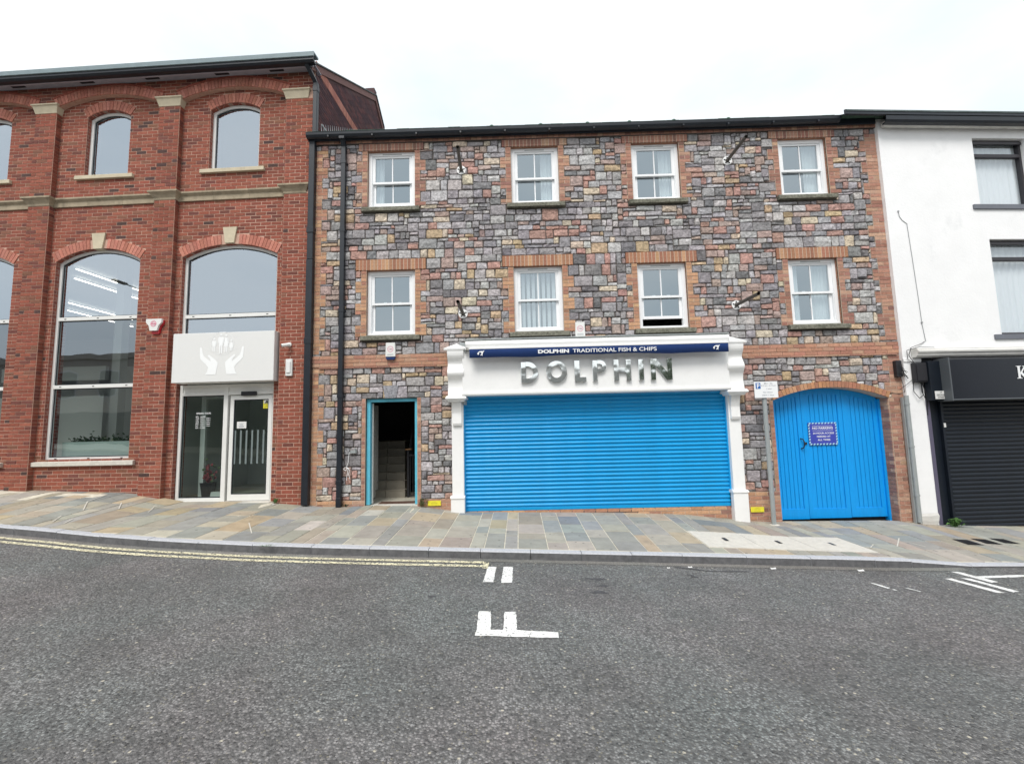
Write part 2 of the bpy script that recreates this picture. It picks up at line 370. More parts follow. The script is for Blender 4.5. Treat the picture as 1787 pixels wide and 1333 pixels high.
def worn_paint(name, col, thr):
    """road paint with the asphalt showing through where it has worn away"""
    m = bpy.data.materials.new(name); m.use_nodes = True; t = m.node_tree; b = t.nodes['Principled BSDF']; K = t.links.new
    b.inputs['Roughness'].default_value = .7
    co = t.nodes.new('ShaderNodeTexCoord'); at = t.nodes.new('ShaderNodeAttribute'); at.attribute_name = 'tint'
    n = t.nodes.new('ShaderNodeTexNoise'); n.inputs['Scale'].default_value = 38; n.inputs['Detail'].default_value = 6; n.inputs['Roughness'].default_value = .7
    K(co.outputs['Object'], n.inputs['Vector'])
    mr = t.nodes.new('ShaderNodeMapRange'); mr.inputs['From Min'].default_value = thr; mr.inputs['From Max'].default_value = thr + .03; K(n.outputs['Fac'], mr.inputs['Value'])
    n2 = t.nodes.new('ShaderNodeTexNoise'); n2.inputs['Scale'].default_value = 5; n2.inputs['Detail'].default_value = 4; K(co.outputs['Object'], n2.inputs['Vector'])
    mr2 = t.nodes.new('ShaderNodeMapRange'); mr2.inputs['From Min'].default_value = .3; mr2.inputs['From Max'].default_value = .7; mr2.inputs['To Min'].default_value = .82; mr2.inputs['To Max'].default_value = 1.05; K(n2.outputs['Fac'], mr2.inputs['Value'])
    rgb = t.nodes.new('ShaderNodeRGB'); rgb.outputs[0].default_value = (*col, 1)
    vm = t.nodes.new('ShaderNodeVectorMath'); vm.operation = 'SCALE'; K(rgb.outputs[0], vm.inputs[0]); K(mr2.outputs[0], vm.inputs['Scale'])
    K(vm.outputs[0], b.inputs['Base Color'])
    o = t.nodes['Material Output']; tr = t.nodes.new('ShaderNodeBsdfTransparent'); ms = t.nodes.new('ShaderNodeMixShader')
    K(mr.outputs[0], ms.inputs[0]); K(tr.outputs[0], ms.inputs[1]); K(b.outputs[0], ms.inputs[2]); K(ms.outputs[0], o.inputs[0])
    bp = t.nodes.new('ShaderNodeBump'); bp.inputs['Distance'].default_value = .004; K(n.outputs['Fac'], bp.inputs['Height']); K(bp.outputs[0], b.inputs['Normal'])
    return m
MT['yline'] = worn_paint('yellow_line_paint', (.86, .80, .56), .46)
MT['wline'] = worn_paint('white_line_paint', (.82, .82, .80), .385)

def brick_tex(name, c1, c2, mort, bw=.225, bh=.075):
    m = bpy.data.materials.new(name); m.use_nodes = True; t = m.node_tree; b = t.nodes['Principled BSDF']; K = t.links.new
    co = t.nodes.new('ShaderNodeTexCoord'); sp = t.nodes.new('ShaderNodeSeparateXYZ'); K(co.outputs['Object'], sp.inputs[0])
    ad = t.nodes.new('ShaderNodeMath'); ad.operation = 'ADD'; K(sp.outputs[0], ad.inputs[0]); K(sp.outputs[1], ad.inputs[1])
    cb = t.nodes.new('ShaderNodeCombineXYZ'); K(ad.outputs[0], cb.inputs[0]); K(sp.outputs[2], cb.inputs[1])
    br = t.nodes.new('ShaderNodeTexBrick'); br.inputs['Scale'].default_value = 1; br.inputs['Brick Width'].default_value = bw; br.inputs['Row Height'].default_value = bh
    br.inputs['Mortar Size'].default_value = .006; br.inputs['Color1'].default_value = (*c1, 1); br.inputs['Color2'].default_value = (*c2, 1); br.inputs['Mortar'].default_value = (*mort, 1)
    K(cb.outputs[0], br.inputs['Vector']); K(br.outputs['Color'], b.inputs['Base Color']); b.inputs['Roughness'].default_value = .9
    bp = t.nodes.new('ShaderNodeBump'); bp.inputs['Distance'].default_value = .005; bp.invert = True; K(br.outputs['Fac'], bp.inputs['Height']); K(bp.outputs[0], b.inputs['Normal'])
    return m
BT_RED = brick_tex('red_brick_reveal', (.30, .085, .055), (.20, .06, .045), (.36, .24, .19))
BT_TAN = brick_tex('tan_brick_reveal', (.36, .17, .10), (.27, .13, .09), (.34, .27, .2))
BT_DARK = brick_tex('dark_brick_gable', (.085, .045, .05), (.12, .055, .055), (.10, .07, .07))

# ------------------------------------------------------------------ arches and walls with openings
def arch(sc, hw, zs, zc):
    h = zc - zs; rad = (hw * hw + h * h) / (2 * h); return dict(c=sc, hw=hw, zs=zs, zc=zc, r=rad, z0=zc - rad)
def arch_z(a, x, t=0.0):
    d = abs(x - a['c']); r = a['r'] + t
    return a['z0'] + math.sqrt(max(r * r - d * d, 0))
def arch_pts(a, n=14, t=0.0):
    th = math.asin(a['hw'] / a['r'])
    return [(a['c'] + (a['r'] + t) * math.sin(u), a['z0'] + (a['r'] + t) * math.cos(u)) for u in [-th + 2 * th * i / n for i in range(n + 1)]]
def arch_half(a, z, t):
    """half width taken by the opening + ring of thickness t at height z; None above it"""
    th = math.asin(a['hw'] / a['r']); r = a['r'] + t
    xo, zo = r * math.sin(th), a['z0'] + r * math.cos(th)
    if z <= a['zs']: return a['hw']
    if z <= zo: return a['hw'] + (z - a['zs']) / (zo - a['zs']) * (xo - a['hw'])
    d = r * r - (z - a['z0']) ** 2
    return math.sqrt(d) if d > 0 else None
def wall(mb, x0, x1, z0, z1, ops, y0, y1, col=None, back=True):
    """ops: dict(x0,x1,z0,z1[,arch]) ; front at y0, back at y1"""
    xs = {x0, x1}
    for o in ops:
        xs |= {o['x0'], o['x1']}
        if 'arch' in o:
            for p in arch_pts(o['arch'], 12): xs.add(min(max(p[0], o['x0']), o['x1']))
    xs = sorted(x for x in xs if x0 - 1e-9 <= x <= x1 + 1e-9)
    ys = [xs[0]]
    for x in xs[1:]:
        if x - ys[-1] > 1e-5: ys.append(x)
    xs = ys
    for a, b in zip(xs[:-1], xs[1:]):
        m = (a + b) / 2
        inn = sorted([o for o in ops if o['x0'] < m < o['x1']], key=lambda o: o['z0'])
        lo = (z0, z0)
        segs = []
        for o in inn:
            top = (arch_z(o['arch'], a), arch_z(o['arch'], b)) if 'arch' in o else (o['z1'], o['z1'])
            segs.append((lo, (o['z0'], o['z0']))); lo = top
        segs.append((lo, (z1, z1)))
        for (l, h) in segs:
            if max(h[0] - l[0], h[1] - l[1]) < 1e-5: continue
            mb.face([(a, y0, l[0]), (b, y0, l[1]), (b, y0, h[1]), (a, y0, h[0])], col)
            if back: mb.face([(b, y1, l[1]), (a, y1, l[0]), (a, y1, h[0]), (b, y1, h[1])], col)
def reveal(mb, o, y0, y1, col=None, bottom=True):
    x0, x1, z0 = o['x0'], o['x1'], o['z0']
    if 'arch' in o: top = arch_pts(o['arch'], 12)
    else: top = [(x0, o['z1']), (x1, o['z1'])]
    P = [(x0, z0)] + top + [(x1, z0)]
    for a, b in zip(P[:-1], P[1:]): mb.face([(a[0], y0, a[1]), (a[0], y1, a[1]), (b[0], y1, b[1]), (b[0], y0, b[1])], col)
    if bottom: mb.face([(x0, y0, z0), (x1, y0, z0), (x1, y1, z0), (x0, y1, z0)], col)

CAMP = Vector((0, -8.83, 1.55))
def pixel_ok(p):
    """is a world point inside the photograph's frame"""
    q = [sum(RM[r][k] * (p[k] - (0, -8.8346, 1.55)[k]) for k in range(3)) for r in range(3)]
    if q[2] <= 0: return False
    u = 893.5 + 790 * q[0] / q[2]; v = 666.5 + 790 * q[1] / q[2]
    return 10 < u < 1777 and 10 < v < 1323

# ------------------------------------------------------------------ ground heights
FBX = [-40, -14, -10, -9.2, -7.64, -6.9, -6.65, -4.8, -4.2, -4.0, -2.9, -2.0, -1.3, -1.0, .67, 2.2, 3.1, 4.0, 4.3, 4.9, 7, 7.45, 8, 9.4, 14, 40]
FBZ = [1.9, .68, .52, .49, .42, .30, .245, .22, .165, .125, .12, .105, 0, -.03, -.07, -.11, -.16, -.27, -.31, -.335, -.36, -.4, -.46, -.53, -.74, -1.95]
KX = [-40, -14, -7.85, -6.77, -5.73, -4.81, -3.54, -2.4, 4.8, 5.27, 6.22, 6.97, 14, 40]
KY = [4, -.72, -1.93, -2.13, -2.35, -2.46, -2.55, -2.56, -2.43, -2.4, -2.30, -2.22, -1.5, 1]
def ky(x): return float(np.interp(x, KX, KY))
KB = .145      # kerb width
def drop(x): return float(np.interp(x, [5.28, 5.30, 6.1, 7.3, 9, 10], [0, .022, .075, .078, .078, 0]))
def ktop(x): return -.12 - .046 * x - drop(x)
def wy(x):     # facade line
    if x < -4.15: return (x + 4.15) * math.tan(math.radians(-2.1255)) + .12
    if x > 7.44: return (x - 7.44) * math.tan(math.radians(3.64)) + .1
    return .05
def zp(x, y):
    yk = ky(x); t = min(max(-y / -yk if yk < -.05 else 1, 0), 1)
    return (1 - t) * float(np.interp(x, FBX, FBZ)) + t * ktop(x)
def zr(x, y=0): return -.23 - .046 * x

# ------------------------------------------------------------------ GROUND, ROAD, KERB, PAVEMENT
mb = MB()
gx = [-300, -60, 60, 300]
for a, b in zip(gx[:-1], gx[1:]):
    za = -.55 - .046 * max(-60, min(60, a)); zb = -.55 - .046 * max(-60, min(60, b))
    mb.face([(a, -300, za), (b, -300, zb), (b, 300, zb), (a, 300, za)])
T(mb.build('ground', M('bare_ground', (.12, .11, .10), .95, noise=.2)), kind='structure')
mb = MB()
xs = [-40 + i for i in range(0, 81)]
for a, b in zip(xs[:-1], xs[1:]):
    for (ya, yb) in ((-12.6, -8.0), (-8.0, None)):
        y1a = ky(a) if yb is None else yb; y1b = ky(b) if yb is None else yb
        mb.face([(a, ya, zr(a)), (b, ya, zr(b)), (b, y1b, zr(b)), (a, y1a, zr(a))])
road = T(mb.build('road', MT['asphalt']), kind='structure')
mb = MB()     # smoother channel along the kerb
xs = np.arange(-14, 6.4, .5)
for a, b in zip(xs[:-1], xs[1:]):
    a = float(a); b = float(b)
    mb.face([(a, ky(a) - .13, zr(a) + .004), (b, ky(b) - .13, zr(b) + .004), (b, ky(b) + .01, zr(b) + .004), (a, ky(a) + .01, zr(a) + .004)])
mb.build('gutter_channel', MT['channel'], road)

def ragged(mb, poly, z, col=(1, 1, 1), amp=.006, step=.035):
    P = []
    n = len(poly)
    for i in range(n):
        a = poly[i]; b = poly[(i + 1) % n]; L_ = math.hypot(b[0] - a[0], b[1] - a[1]); k = max(1, int(L_ / step))
        for j in range(k):
            t = j / k; P.append((a[0] + (b[0] - a[0]) * t + R.uniform(-amp, amp), a[1] + (b[1] - a[1]) * t + R.uniform(-amp, amp)))
    mb.face([(x, y, z(x, y)) for x, y in P], col)
zm = lambda x, y: zr(x) + .005
# double yellow lines
for k, (o0, o1) in enumerate(((.13, .215), (.29, .375))):
    mb = MB(); xs = np.arange(-14, -.47, .25)
    for a, b in zip(xs[:-1], xs[1:]):
        a = float(a); b = min(float(b), -.47)
        w = .004
        mb.face([(a, ky(a) - o1 + R.uniform(-w, w), zr(a) + .0085), (b, ky(b) - o1 + R.uniform(-w, w), zr(b) + .0085), (b, ky(b) - o0, zr(b) + .0085), (a, ky(a) - o0, zr(a) + .0085)])
    mb.build('yellow_line', MT['yline'], road)
mb = MB(); mb.face([(-.50, -2.95, zr(-.5) + .0085), (-.43, -2.95, zr(-.43) + .0085), (-.43, -2.70, zr(-.43) + .0085), (-.50, -2.70, zr(-.5) + .0085)])
mb.build('yellow_line', MT['yline'], road)
marks = [[(-.455, -3.44), (-.335, -3.44), (-.325, -2.86), (-.435, -2.86)], [(-.245, -3.45), (-.12, -3.44), (-.115, -2.84), (-.235, -2.85)],
         [(-.41, -4.66), (-.29, -4.66), (-.31, -4.26), (-.43, -4.27)], [(-.18, -4.65), (-.06, -4.65), (-.07, -4.26), (-.18, -4.27)],
         [(-.42, -4.78), (.30, -4.78), (.305, -4.67), (-.06, -4.652), (-.41, -4.662)],
         [(5.68, -2.53), (5.79, -2.52), (5.91, -2.91), (5.79, -2.94)], [(5.32, -2.83), (5.42, -2.82), (5.58, -3.31), (5.47, -3.31)],
         [(5.56, -2.79), (5.66, -2.80), (5.80, -3.25), (5.69, -3.28)], [(5.80, -2.70), (6.9, -2.52), (6.9, -2.60), (5.85, -2.77)],
         [(4.20, -3.08), (4.24, -3.08), (4.31, -3.25), (4.26, -3.27)], [(4.29, -3.29), (4.33, -3.29), (4.33, -3.33), (4.30, -3.33)], [(4.49, -3.23), (4.53, -3.23), (4.59, -3.34), (4.56, -3.35)]]
for p in marks:
    mb = MB(); ragged(mb, p, zm, amp=.005); mb.build('white_line', MT['wline'], road)
# worn dark patches and tar spots
PATCH = M('tar_patch', (.075, .075, .08), .85, noise=.3, nscale=40, bump=.004, bscale=120)
def tarspot(cx, cy, rx, ry, name='tar_spot'):
    mb = MB(); n = 26; P = []
    ph = R.random() * 6
    for i in range(n):
        t = 2 * math.pi * i / n; k = 1 + .22 * math.sin(3 * t + ph) + R.uniform(-.2, .2)
        P.append((cx + rx * k * math.cos(t), cy + ry * k * math.sin(t)))
    mb.face([(x, y, zr(x) + .003) for x, y in P]); mb.build(name, PATCH, road)
for q in ((.87, -3.22, .11, .035), (.84, -3.66, .10, .045), (.92, -3.45, .06, .03), (-.95, -3.92, .05, .025)): tarspot(*q)

# kerb stones
pav = MB()
xs = np.concatenate([np.arange(-40, -10, .5), np.arange(-10, 10, .1), np.arange(10, 40.1, .5)])
for a, b in zip(xs[:-1], xs[1:]):
    a = float(a); b = float(b)
    for k in range(8):
        def Y(x, k): y0 = ky(x) + KB - .01; y1 = wy(x); return y0 + (y1 - y0) * k / 8
        P = [(a, Y(a, k)), (b, Y(b, k)), (b, Y(b, k + 1)), (a, Y(a, k + 1))]
        pav.face([(x, y, zp(x, y) - .0065 - (.022 if -8.1 < x < -6.2 else 0)) for x, y in P])
pavement = T(pav.build('pavement', MT['joint']), kind='structure')
KJ = [-14, -13.2, -12.4, -11.6, -10.8, -10.0, -9.2, -8.4, -7.6, -6.8, -6.0, -5.21, -4.45, -3.66, -2.85, -2.06, -1.26, -.56, .12, .81, 1.49, 2.17, 3.04, 3.91, 4.78, 5.29, 6.18, 7.05, 7.9, 8.8, 9.7, 10.6, 11.5, 12.4]
for a, b in zip(KJ[:-1], KJ[1:]):
    mb = MB(); g = .004; a += g; b -= g
    A = (a, ky(a)); B = (b, ky(b)); j = R.uniform(-.0025, .0025)
    za, zb = ktop(a) + j, ktop(b) + j; c = .014
    bot = zr(a) - .05, zr(b) - .05
    col = None
    # top, chamfer, face, ends
    mb.face([(a, A[1] + c, za), (b, B[1] + c, zb), (b, B[1] + KB - .006, zb), (a, A[1] + KB - .006, za)])
    mb.face([(a, A[1], za - c), (b, B[1], zb - c), (b, B[1] + c, zb), (a, A[1] + c, za)])
    for (x, y, z, bt, s_) in ((a, A[1], za, bot[0], 1), (b, B[1], zb, bot[1], -1)):
        q = [(x, y, bt), (x, y, z - c), (x, y + c, z), (x, y + KB - .006, z), (x, y + KB - .006, bt)]
        mb.face(q if s_ > 0 else q[::-1])
    mb.face([(b, B[1] + KB - .006, bot[1]), (a, A[1] + KB - .006, bot[0]), (a, A[1] + KB - .006, za), (b, B[1] + KB - .006, zb)])
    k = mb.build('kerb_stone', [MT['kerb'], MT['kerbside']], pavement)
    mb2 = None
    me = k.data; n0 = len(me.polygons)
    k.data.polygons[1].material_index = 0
    # riser face with a darker, mottled material
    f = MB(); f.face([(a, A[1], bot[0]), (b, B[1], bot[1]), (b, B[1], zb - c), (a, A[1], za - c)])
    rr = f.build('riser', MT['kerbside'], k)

# concrete access covers outline, grates outline (stones leave room for them)
SLAB = [(2.70, -1.22), (5.10, -1.20), (5.12, -2.05), (2.74, -2.08)]
def in_slab(x0, x1, y0, y1): return x1 > 2.68 and x0 < 5.12 and y1 > -2.07 and y0 < -1.21
PC = [((.27, .28, .272), 3.2), ((.31, .305, .278), 5.5), ((.35, .33, .282), 5.5), ((.40, .335, .245), 2.6), ((.34, .30, .25), 3.4), ((.37, .35, .30), 3), ((.215, .23, .24), 1.3), ((.45, .43, .39), .3)]
def pick(tab):
    s = sum(w for _, w in tab); r = R.random() * s
    for c, w in tab:
        r -= w
        if r <= 0: break
    k = R.uniform(.88, 1.13); return tuple(v * k * R.uniform(.97, 1.03) for v in c)
stones = []
x = -14.0
fixed = [-2.48, -2.09, -1.89, -1.44, -1.15, -.72, -.52, -.24, -.05, .37, .66, 1.03, 1.34, 1.75, 1.95, 2.35, 2.69]
cols = []
while x < fixed[0] - .45:
    w = R.choice([.2, .28, .36, .42, .42]); cols.append((x, x + w)); x += w
cols.append((x, fixed[0]))
for a, b in zip(fixed[:-1], fixed[1:]): cols.append((a, b))
x = fixed[-1]
while x < 5.0:
    w = min(R.choice([.2, .28, .36, .42]), 5.13 - x)
    if 5.13 - (x + w) < .12: w = 5.13 - x
    cols.append((x, x + w)); x += w
    if x >= 5.129: break
while x < 13:
    w = R.choice([.2, .28, .36, .42]); cols.append((x, x + w)); x += w
for (a, b) in cols:
    m_ = (a + b) / 2
    y = ky(m_) + KB; end = wy(m_) - .005
    if a < -4.2: end = wy(m_) - .0
    first = True
    ranges = [(y, end)]
    if a > 2.68 and b < 5.14: ranges = [(y, -2.075), (-1.205, end)]
    for (ya, yb) in ranges:
        yy = ya
        while yy < yb - .02:
            l = R.choice([.32, .42, .5, .58, .66, .8])
            if first and a > 2.68 and b < 5.14: l = yb - yy
            if yb - (yy + l) < .14: l = yb - yy
            stones.append((a, b, yy, yy + l)); yy += l
        first = False
def pave_stone(s, gap=.0065):
    a, b, c, d = s; mb = MB(); a += gap; b -= gap; c += gap; d -= gap
    # follow the skewed kerb / facade at column ends
    def YY(x, y, near): return y
    j = R.uniform(-.0025, .003); tx = R.uniform(-.0015, .0015)
    col = pick(PC)
    if s[1] < -4: col = tuple(v * q for v, q in zip(col, (1.08, 1.05, .98)))
    e = .004
    z = lambda x, y: max(zp(x, y), -9) + j + tx * (x - a)
    T_ = [(a + e, c + e), (b - e, c + e), (b - e, d - e), (a + e, d - e)]; O = [(a, c), (b, c), (b, d), (a, d)]
    mb.face([(x, y, z(x, y)) for x, y in T_], col)
    for i in range(4):
        p, q = O[i], O[(i + 1) % 4]; p2, q2 = T_[i], T_[(i + 1) % 4]
        mb.face([(p[0], p[1], z(*p) - e), (q[0], q[1], z(*q) - e), (q2[0], q2[1], z(*q2)), (p2[0], p2[1], z(*p2))], col)
        mb.face([(p[0], p[1], z(*p) - .03), (q[0], q[1], z(*q) - .03), (q[0], q[1], z(*q) - e), (p[0], p[1], z(*p) - e)], col)
    return mb
def psize(s):
    c = Vector(((s[0] + s[1]) / 2, (s[2] + s[3]) / 2, 0)); d = (c - CAMP).length
    vis = 1 if pixel_ok((c.x, c.y, zp(c.x, c.y))) else .001
    return (s[1] - s[0]) * (s[3] - s[2]) / d ** 3 * vis
stones.sort(key=psize, reverse=True)
rest = MB()
for i, s in enumerate(stones):
    q = pave_stone(s)
    if i < 300: q.build('paving_stone', MT['paving'], pavement)
    else: rest.add(q.v, q.f); rest.c[-len(q.c):] = q.c; 
rest.build('outer_paving_stones', MT['paving'], pavement, kind='stuff')
# concrete access slab of three covers
for i in range(3):
    a = 2.70 + .805 * i + .004; b = 2.70 + .805 * (i + 1) - .004; mb = MB()
    z = lambda x, y: zp(x, y) + .002
    P = [(a, -2.068), (b, -2.068), (b, -1.214), (a, -1.214)]
    mb.face([(x, y, z(x, y)) for x, y in P])
    for k in range(4):
        p, q = P[k], P[(k + 1) % 4]; mb.face([(*p, z(*p) - .03), (*q, z(*q) - .03), (*q, z(*q)), (*p, z(*p))])
    cov = mb.build('access_cover', MT['conc'], pavement)
    mb = MB(); cx = (a + b) / 2 + .02; mb.face([(x, y, z(x, y) + .003) for x, y in ((cx - .028, -1.72), (cx + .028, -1.72), (cx + .028, -1.57), (cx - .028, -1.57))])
    mb.build('lifting_slot', MT['iron'], cov)
for i, cx in enumerate((7.19, 7.58, 7.97)):
    mb = MB(); y0 = -1.35 + .10 * i
    C = [(cx - .125, y0), (cx + .125, y0), (cx + .125, y0 + .27), (cx - .125, y0 + .27)]
    mb.face([(x, y, zp(x, y) + .004) for x, y in C])
    for k in range(7): yy = y0 + .02 + k * .036; mb.face([(cx - .11, yy, zp(cx - .11, yy) + .008), (cx + .11, yy, zp(cx + .11, yy) + .008), (cx + .11, yy + .02, zp(cx + .11, yy + .02) + .008), (cx - .11, yy + .02, zp(cx - .11, yy + .02) + .008)])
    o = mb.build('drain_grate', MT['iron'], pavement)

# ------------------------------------------------------------------ bricks
RED = [((.275, .085, .056), 5), ((.242, .077, .052), 4), ((.300, .100, .066), 2.5), ((.17, .062, .049), 2.0), ((.085, .05, .045), .3), ((.22, .098, .064), 1.5)]
REDARCH = [((.47, .185, .135), 3), ((.51, .215, .16), 3), ((.42, .165, .12), 1)]
TANL = [((.49, .285, .175), 4), ((.45, .25, .16), 3), ((.41, .205, .14), 2), ((.57, .35, .21), 1), ((.35, .18, .12), 1)]
SALM = [((.39, .205, .15), 4), ((.43, .24, .175), 3), ((.34, .17, .13), 2), ((.48, .30, .21), 1.5), ((.28, .15, .12), 1)]
class BrickSet:
    """collects (x,z,w,h,y_front,depth_out,colour,yaw-local) bricks of one building and splits them into single bricks and a mass"""
    def __init__(s, root, limit=300, name='brick'):
        s.b = []; s.root = root; s.limit = limit; s.name = name
    def add(s, x0, x1, z0, z1, y, out=.008, col=None, side=''):
        s.b.append((x0, x1, z0, z1, y, out, col, side))
    def finish(s, mat, massname):
        m = s.root.matrix_basis if True else None
        mwr = Matrix.Translation(s.root.location) @ s.root.rotation_euler.to_matrix().to_4x4()
        sc = []
        for i, b in enumerate(s.b):
            p = mwr @ Vector(((b[0] + b[1]) / 2, b[4], (b[2] + b[3]) / 2))
            ok = pixel_ok(p) and b[7] == '' and (b[1] - b[0]) > .19 and (b[3] - b[2]) < .08
            sc.append((-(b[1] - b[0]) * (b[3] - b[2]) / (p - CAMP).length ** 2 if ok else 0, i))
        sc.sort(); single = set(i for v, i in sc[:s.limit] if v < 0)
        cache = {}
        mass = MB()
        for i, b in enumerate(s.b):
            x0, x1, z0, z1, y, out, col, side = b
            if i in single:
                w = round(x1 - x0, 3); h = round(z1 - z0, 3); key = (w, h, R.randrange(5))
                if key not in cache:
                    mb = MB(); mb.box(-w / 2, w / 2, -out, .004, -h / 2, h / 2, col, c=.0025, skip='k')
                    o = mb.build(s.name, mat, s.root); cache[key] = o.data
                else:
                    o = bpy.data.objects.new(s.name, cache[key]); COL.objects.link(o); o.parent = s.root
                o.location = ((x0 + x1) / 2, y, (z0 + z1) / 2)
            else: mass.box(x0, x1, y - out, y + .004, z0, z1, col, skip='k')
        mass.build(massname, mat, s.root, kind='stuff')
def sub(iv, a, b):
    o = []
    for p, q in iv:
        if b <= p or a >= q: o.append((p, q)); continue
        if a > p: o.append((p, a))
        if b < q: o.append((b, q))
    return o
def courses(bs, x0, x1, z0, z1, y, tab, ops=(), ring=.2, out=.005, g=.0135, phase=0.0, hcourse=.075, band=()):
    """running bond between z0 and z1 (multiples of a course), leaving the openings and their arch rings free"""
    n = int(round((z1 - z0) / hcourse))
    for k in range(n):
        za = z0 + k * hcourse; zb = za + hcourse; zm_ = (za + zb) / 2
        if any(a < zm_ < b for a, b in band): continue
        iv = [(x0, x1)]
        for o in ops:
            if 'arch' in o:
                a = o['arch']
                if zm_ < o['z0']: continue
                h = arch_half(a, zm_, o.get('ring', ring))
                if h is None: continue
                hw = max(a['hw'], h) if zm_ <= a['zs'] else h
                # inside the opening's side bounds the opening itself is wider below the spring
                iv = sub(iv, a['c'] - hw, a['c'] + hw)
            elif o['z0'] < zm_ < o['z1']: iv = sub(iv, o['x0'], o['x1'])
        row = int(round(za / hcourse))
        off = (row % 2) * .1125 + phase
        for p, q in iv:
            if q - p < .03: continue
            i = math.floor((p - off) / .225); s_ = off + i * .225
            while s_ < q:
                a = max(p, s_); b = min(q, s_ + .225)
                if b - a > .03: bs.add(a + g / 2, b - g / 2, za + g / 2, zb - g / 2, y, out + R.uniform(-.002, .0015), pick(tab))
                s_ += .225
def voussoirs(root, a, y, t, tab, mat, key=None, out=.016, bw=.0725, name='arch_brick', single=True, rows=1):
    th = math.asin(a['hw'] / a['r']); L_ = 2 * th * a['r']; n = max(3, int(round(L_ / bw)))
    mass = MB()
    for rw in range(rows):
        t0 = t * rw / rows; t1 = t * (rw + 1) / rows - (.006 if rw < rows - 1 else 0)
        for i in range(n):
            u0 = -th + 2 * th * i / n + .0045 / a['r']; u1 = -th + 2 * th * (i + 1) / n - .0045 / a['r']
            um = (u0 + u1) / 2
            if key and abs(a['c'] + (a['r'] + t / 2) * math.sin(um) - a['c']) < key: continue
            P = lambda u, r: (a['c'] + r * math.sin(u), a['z0'] + r * math.cos(u))
            poly = [P(u0, a['r'] + t0), P(u1, a['r'] + t0), P(u1, a['r'] + t1), P(u0, a['r'] + t1)]
            mb = MB() if single else mass
            mb.prism(poly, y - out - R.uniform(0, .003), y + .05, pick(tab))
            if single: mb.build(name, mat, root)
    if not single: mass.build(name + 's', mat, root, kind='stuff')
# brick intrados backing, keeps light from leaking between voussoirs
# ------------------------------------------------------------------ LEFT: red brick office building
YL, YR = -2.1255, 3.6412
OB = T(empty('office_building', (-4.15, 0, 0), math.radians(YL)), 'red brick office building with tall arched windows and pale stone bands', 'building')
BY = .11          # recess of the bays behind the piers
PIERS = [(-.58, -.12), (-3.37, -2.92), (-6.17, -5.70), (-8.97, -8.50), (-11.77, -11.30), (-14.57, -14.10)]
BAYS = [(-2.92, -.58), (-5.70, -3.37), (-8.50, -6.17), (-11.30, -8.97), (-14.10, -11.77)]
EL = -15.0
ENTR = dict(x0=-2.78, x1=-.745, z0=-.3, z1=5.5, arch=arch(-1.7625, 1.0175, 5.24, 5.485))
tall = [dict(x0=c - .93, x1=c + .93, z0=1.10, z1=5.5, arch=arch(c, .93, 5.25, 5.515)) for c in (-4.635, -7.44, -10.2, -12.95)]
uppr = [dict(x0=c - w, x1=c + w, z0=7.13, z1=8.6, arch=arch(c, w, 8.485, 8.635)) for c, w in ((-1.765, .545), (-4.60, .49), (-7.37, .52), (-10.15, .52), (-12.95, .52))]
BIG = [dict(x0=a, x1=b, z0=-2, z1=8.9, arch=arch((a + b) / 2, (b - a) / 2, 8.68, 8.915)) for a, b in BAYS]
ops_b = [ENTR] + tall + uppr
# pier plane
mb = MB(); wall(mb, EL, 0.02, -.6, 9.15, BIG, 0.0, .0, back=False)
for o in BIG: reveal(mb, dict(o, z0=-.6), 0.0, BY, bottom=False)
mb.face([(0.02, 0, -.6), (0.02, .3, -.6), (0.02, .3, 9.15), (0.02, 0, 9.15)])
mb.build('pier_wall', MT['mortar_red'], OB)
mb = MB(); wall(mb, EL, 0.0, -.6, 9.15, ops_b, BY, BY + .3)
mb.build('wall', MT['mortar_red'], OB)
for o in ops_b:
    mb = MB(); reveal(mb, o, BY, BY + .3); mb.build('reveal', BT_RED, OB)
bs = BrickSet(OB)
FAR = -9.1        # beyond this the bricks are left to the far piece below
Z0 = -.3
ops_r = [dict(o, ring=.21) for o in ops_b]
band = [(6.45, 6.63)]
for a, b in BAYS[:3]:
    courses(bs, a + .004, b - .004, Z0, 9.15 - .15, BY, RED, ops_r, ring=.21, band=band)
BIGr = [dict(o, ring=.20) for o in BIG]
courses(bs, FAR, 0.012, 8.775, 9.15, 0, RED, BIGr, ring=.20)
for a, b in PIERS[:3]:
    n = int((8.55 + .3) / .075)
    for k in range(n + 1):
        za = Z0 + k * .075
        if 6.43 < za < 6.60 or za + .04 > 8.775: continue
        if za + .04 > 8.56 and za < 8.72: continue
        g = .0068
        aa, bb = a, (.015 if a > -1 else b)
        if k % 2 == 0: cuts = [aa, aa + .2225, aa + .2225 * 2]
        else: cuts = [aa, aa + .11, aa + .11 + .225, bb]
        cuts = [c for c in cuts if c < bb - .03] + [bb]
        for p, q in zip(cuts[:-1], cuts[1:]): bs.add(p + g, q - g, za + g, za + .075 - g, 0, .007 + R.uniform(-.002, .0015), pick(RED))
# returns of the piers (sides of the projecting brickwork)
ret = MB()
for a, b in PIERS[:3]:
    for k in range(121):
        za = Z0 + k * .075
        if za > 8.5: break
        c = pick(RED)
        ret.box(b + .001, b + .008, .004, BY - .008, za + .005, za + .07, c, skip='l')
        ret.box(a - .008, a - .001, .004, BY - .008, za + .005, za + .07, c, skip='r')
ret.build('pier_return_bricks', MT['brick'], OB, kind='stuff')
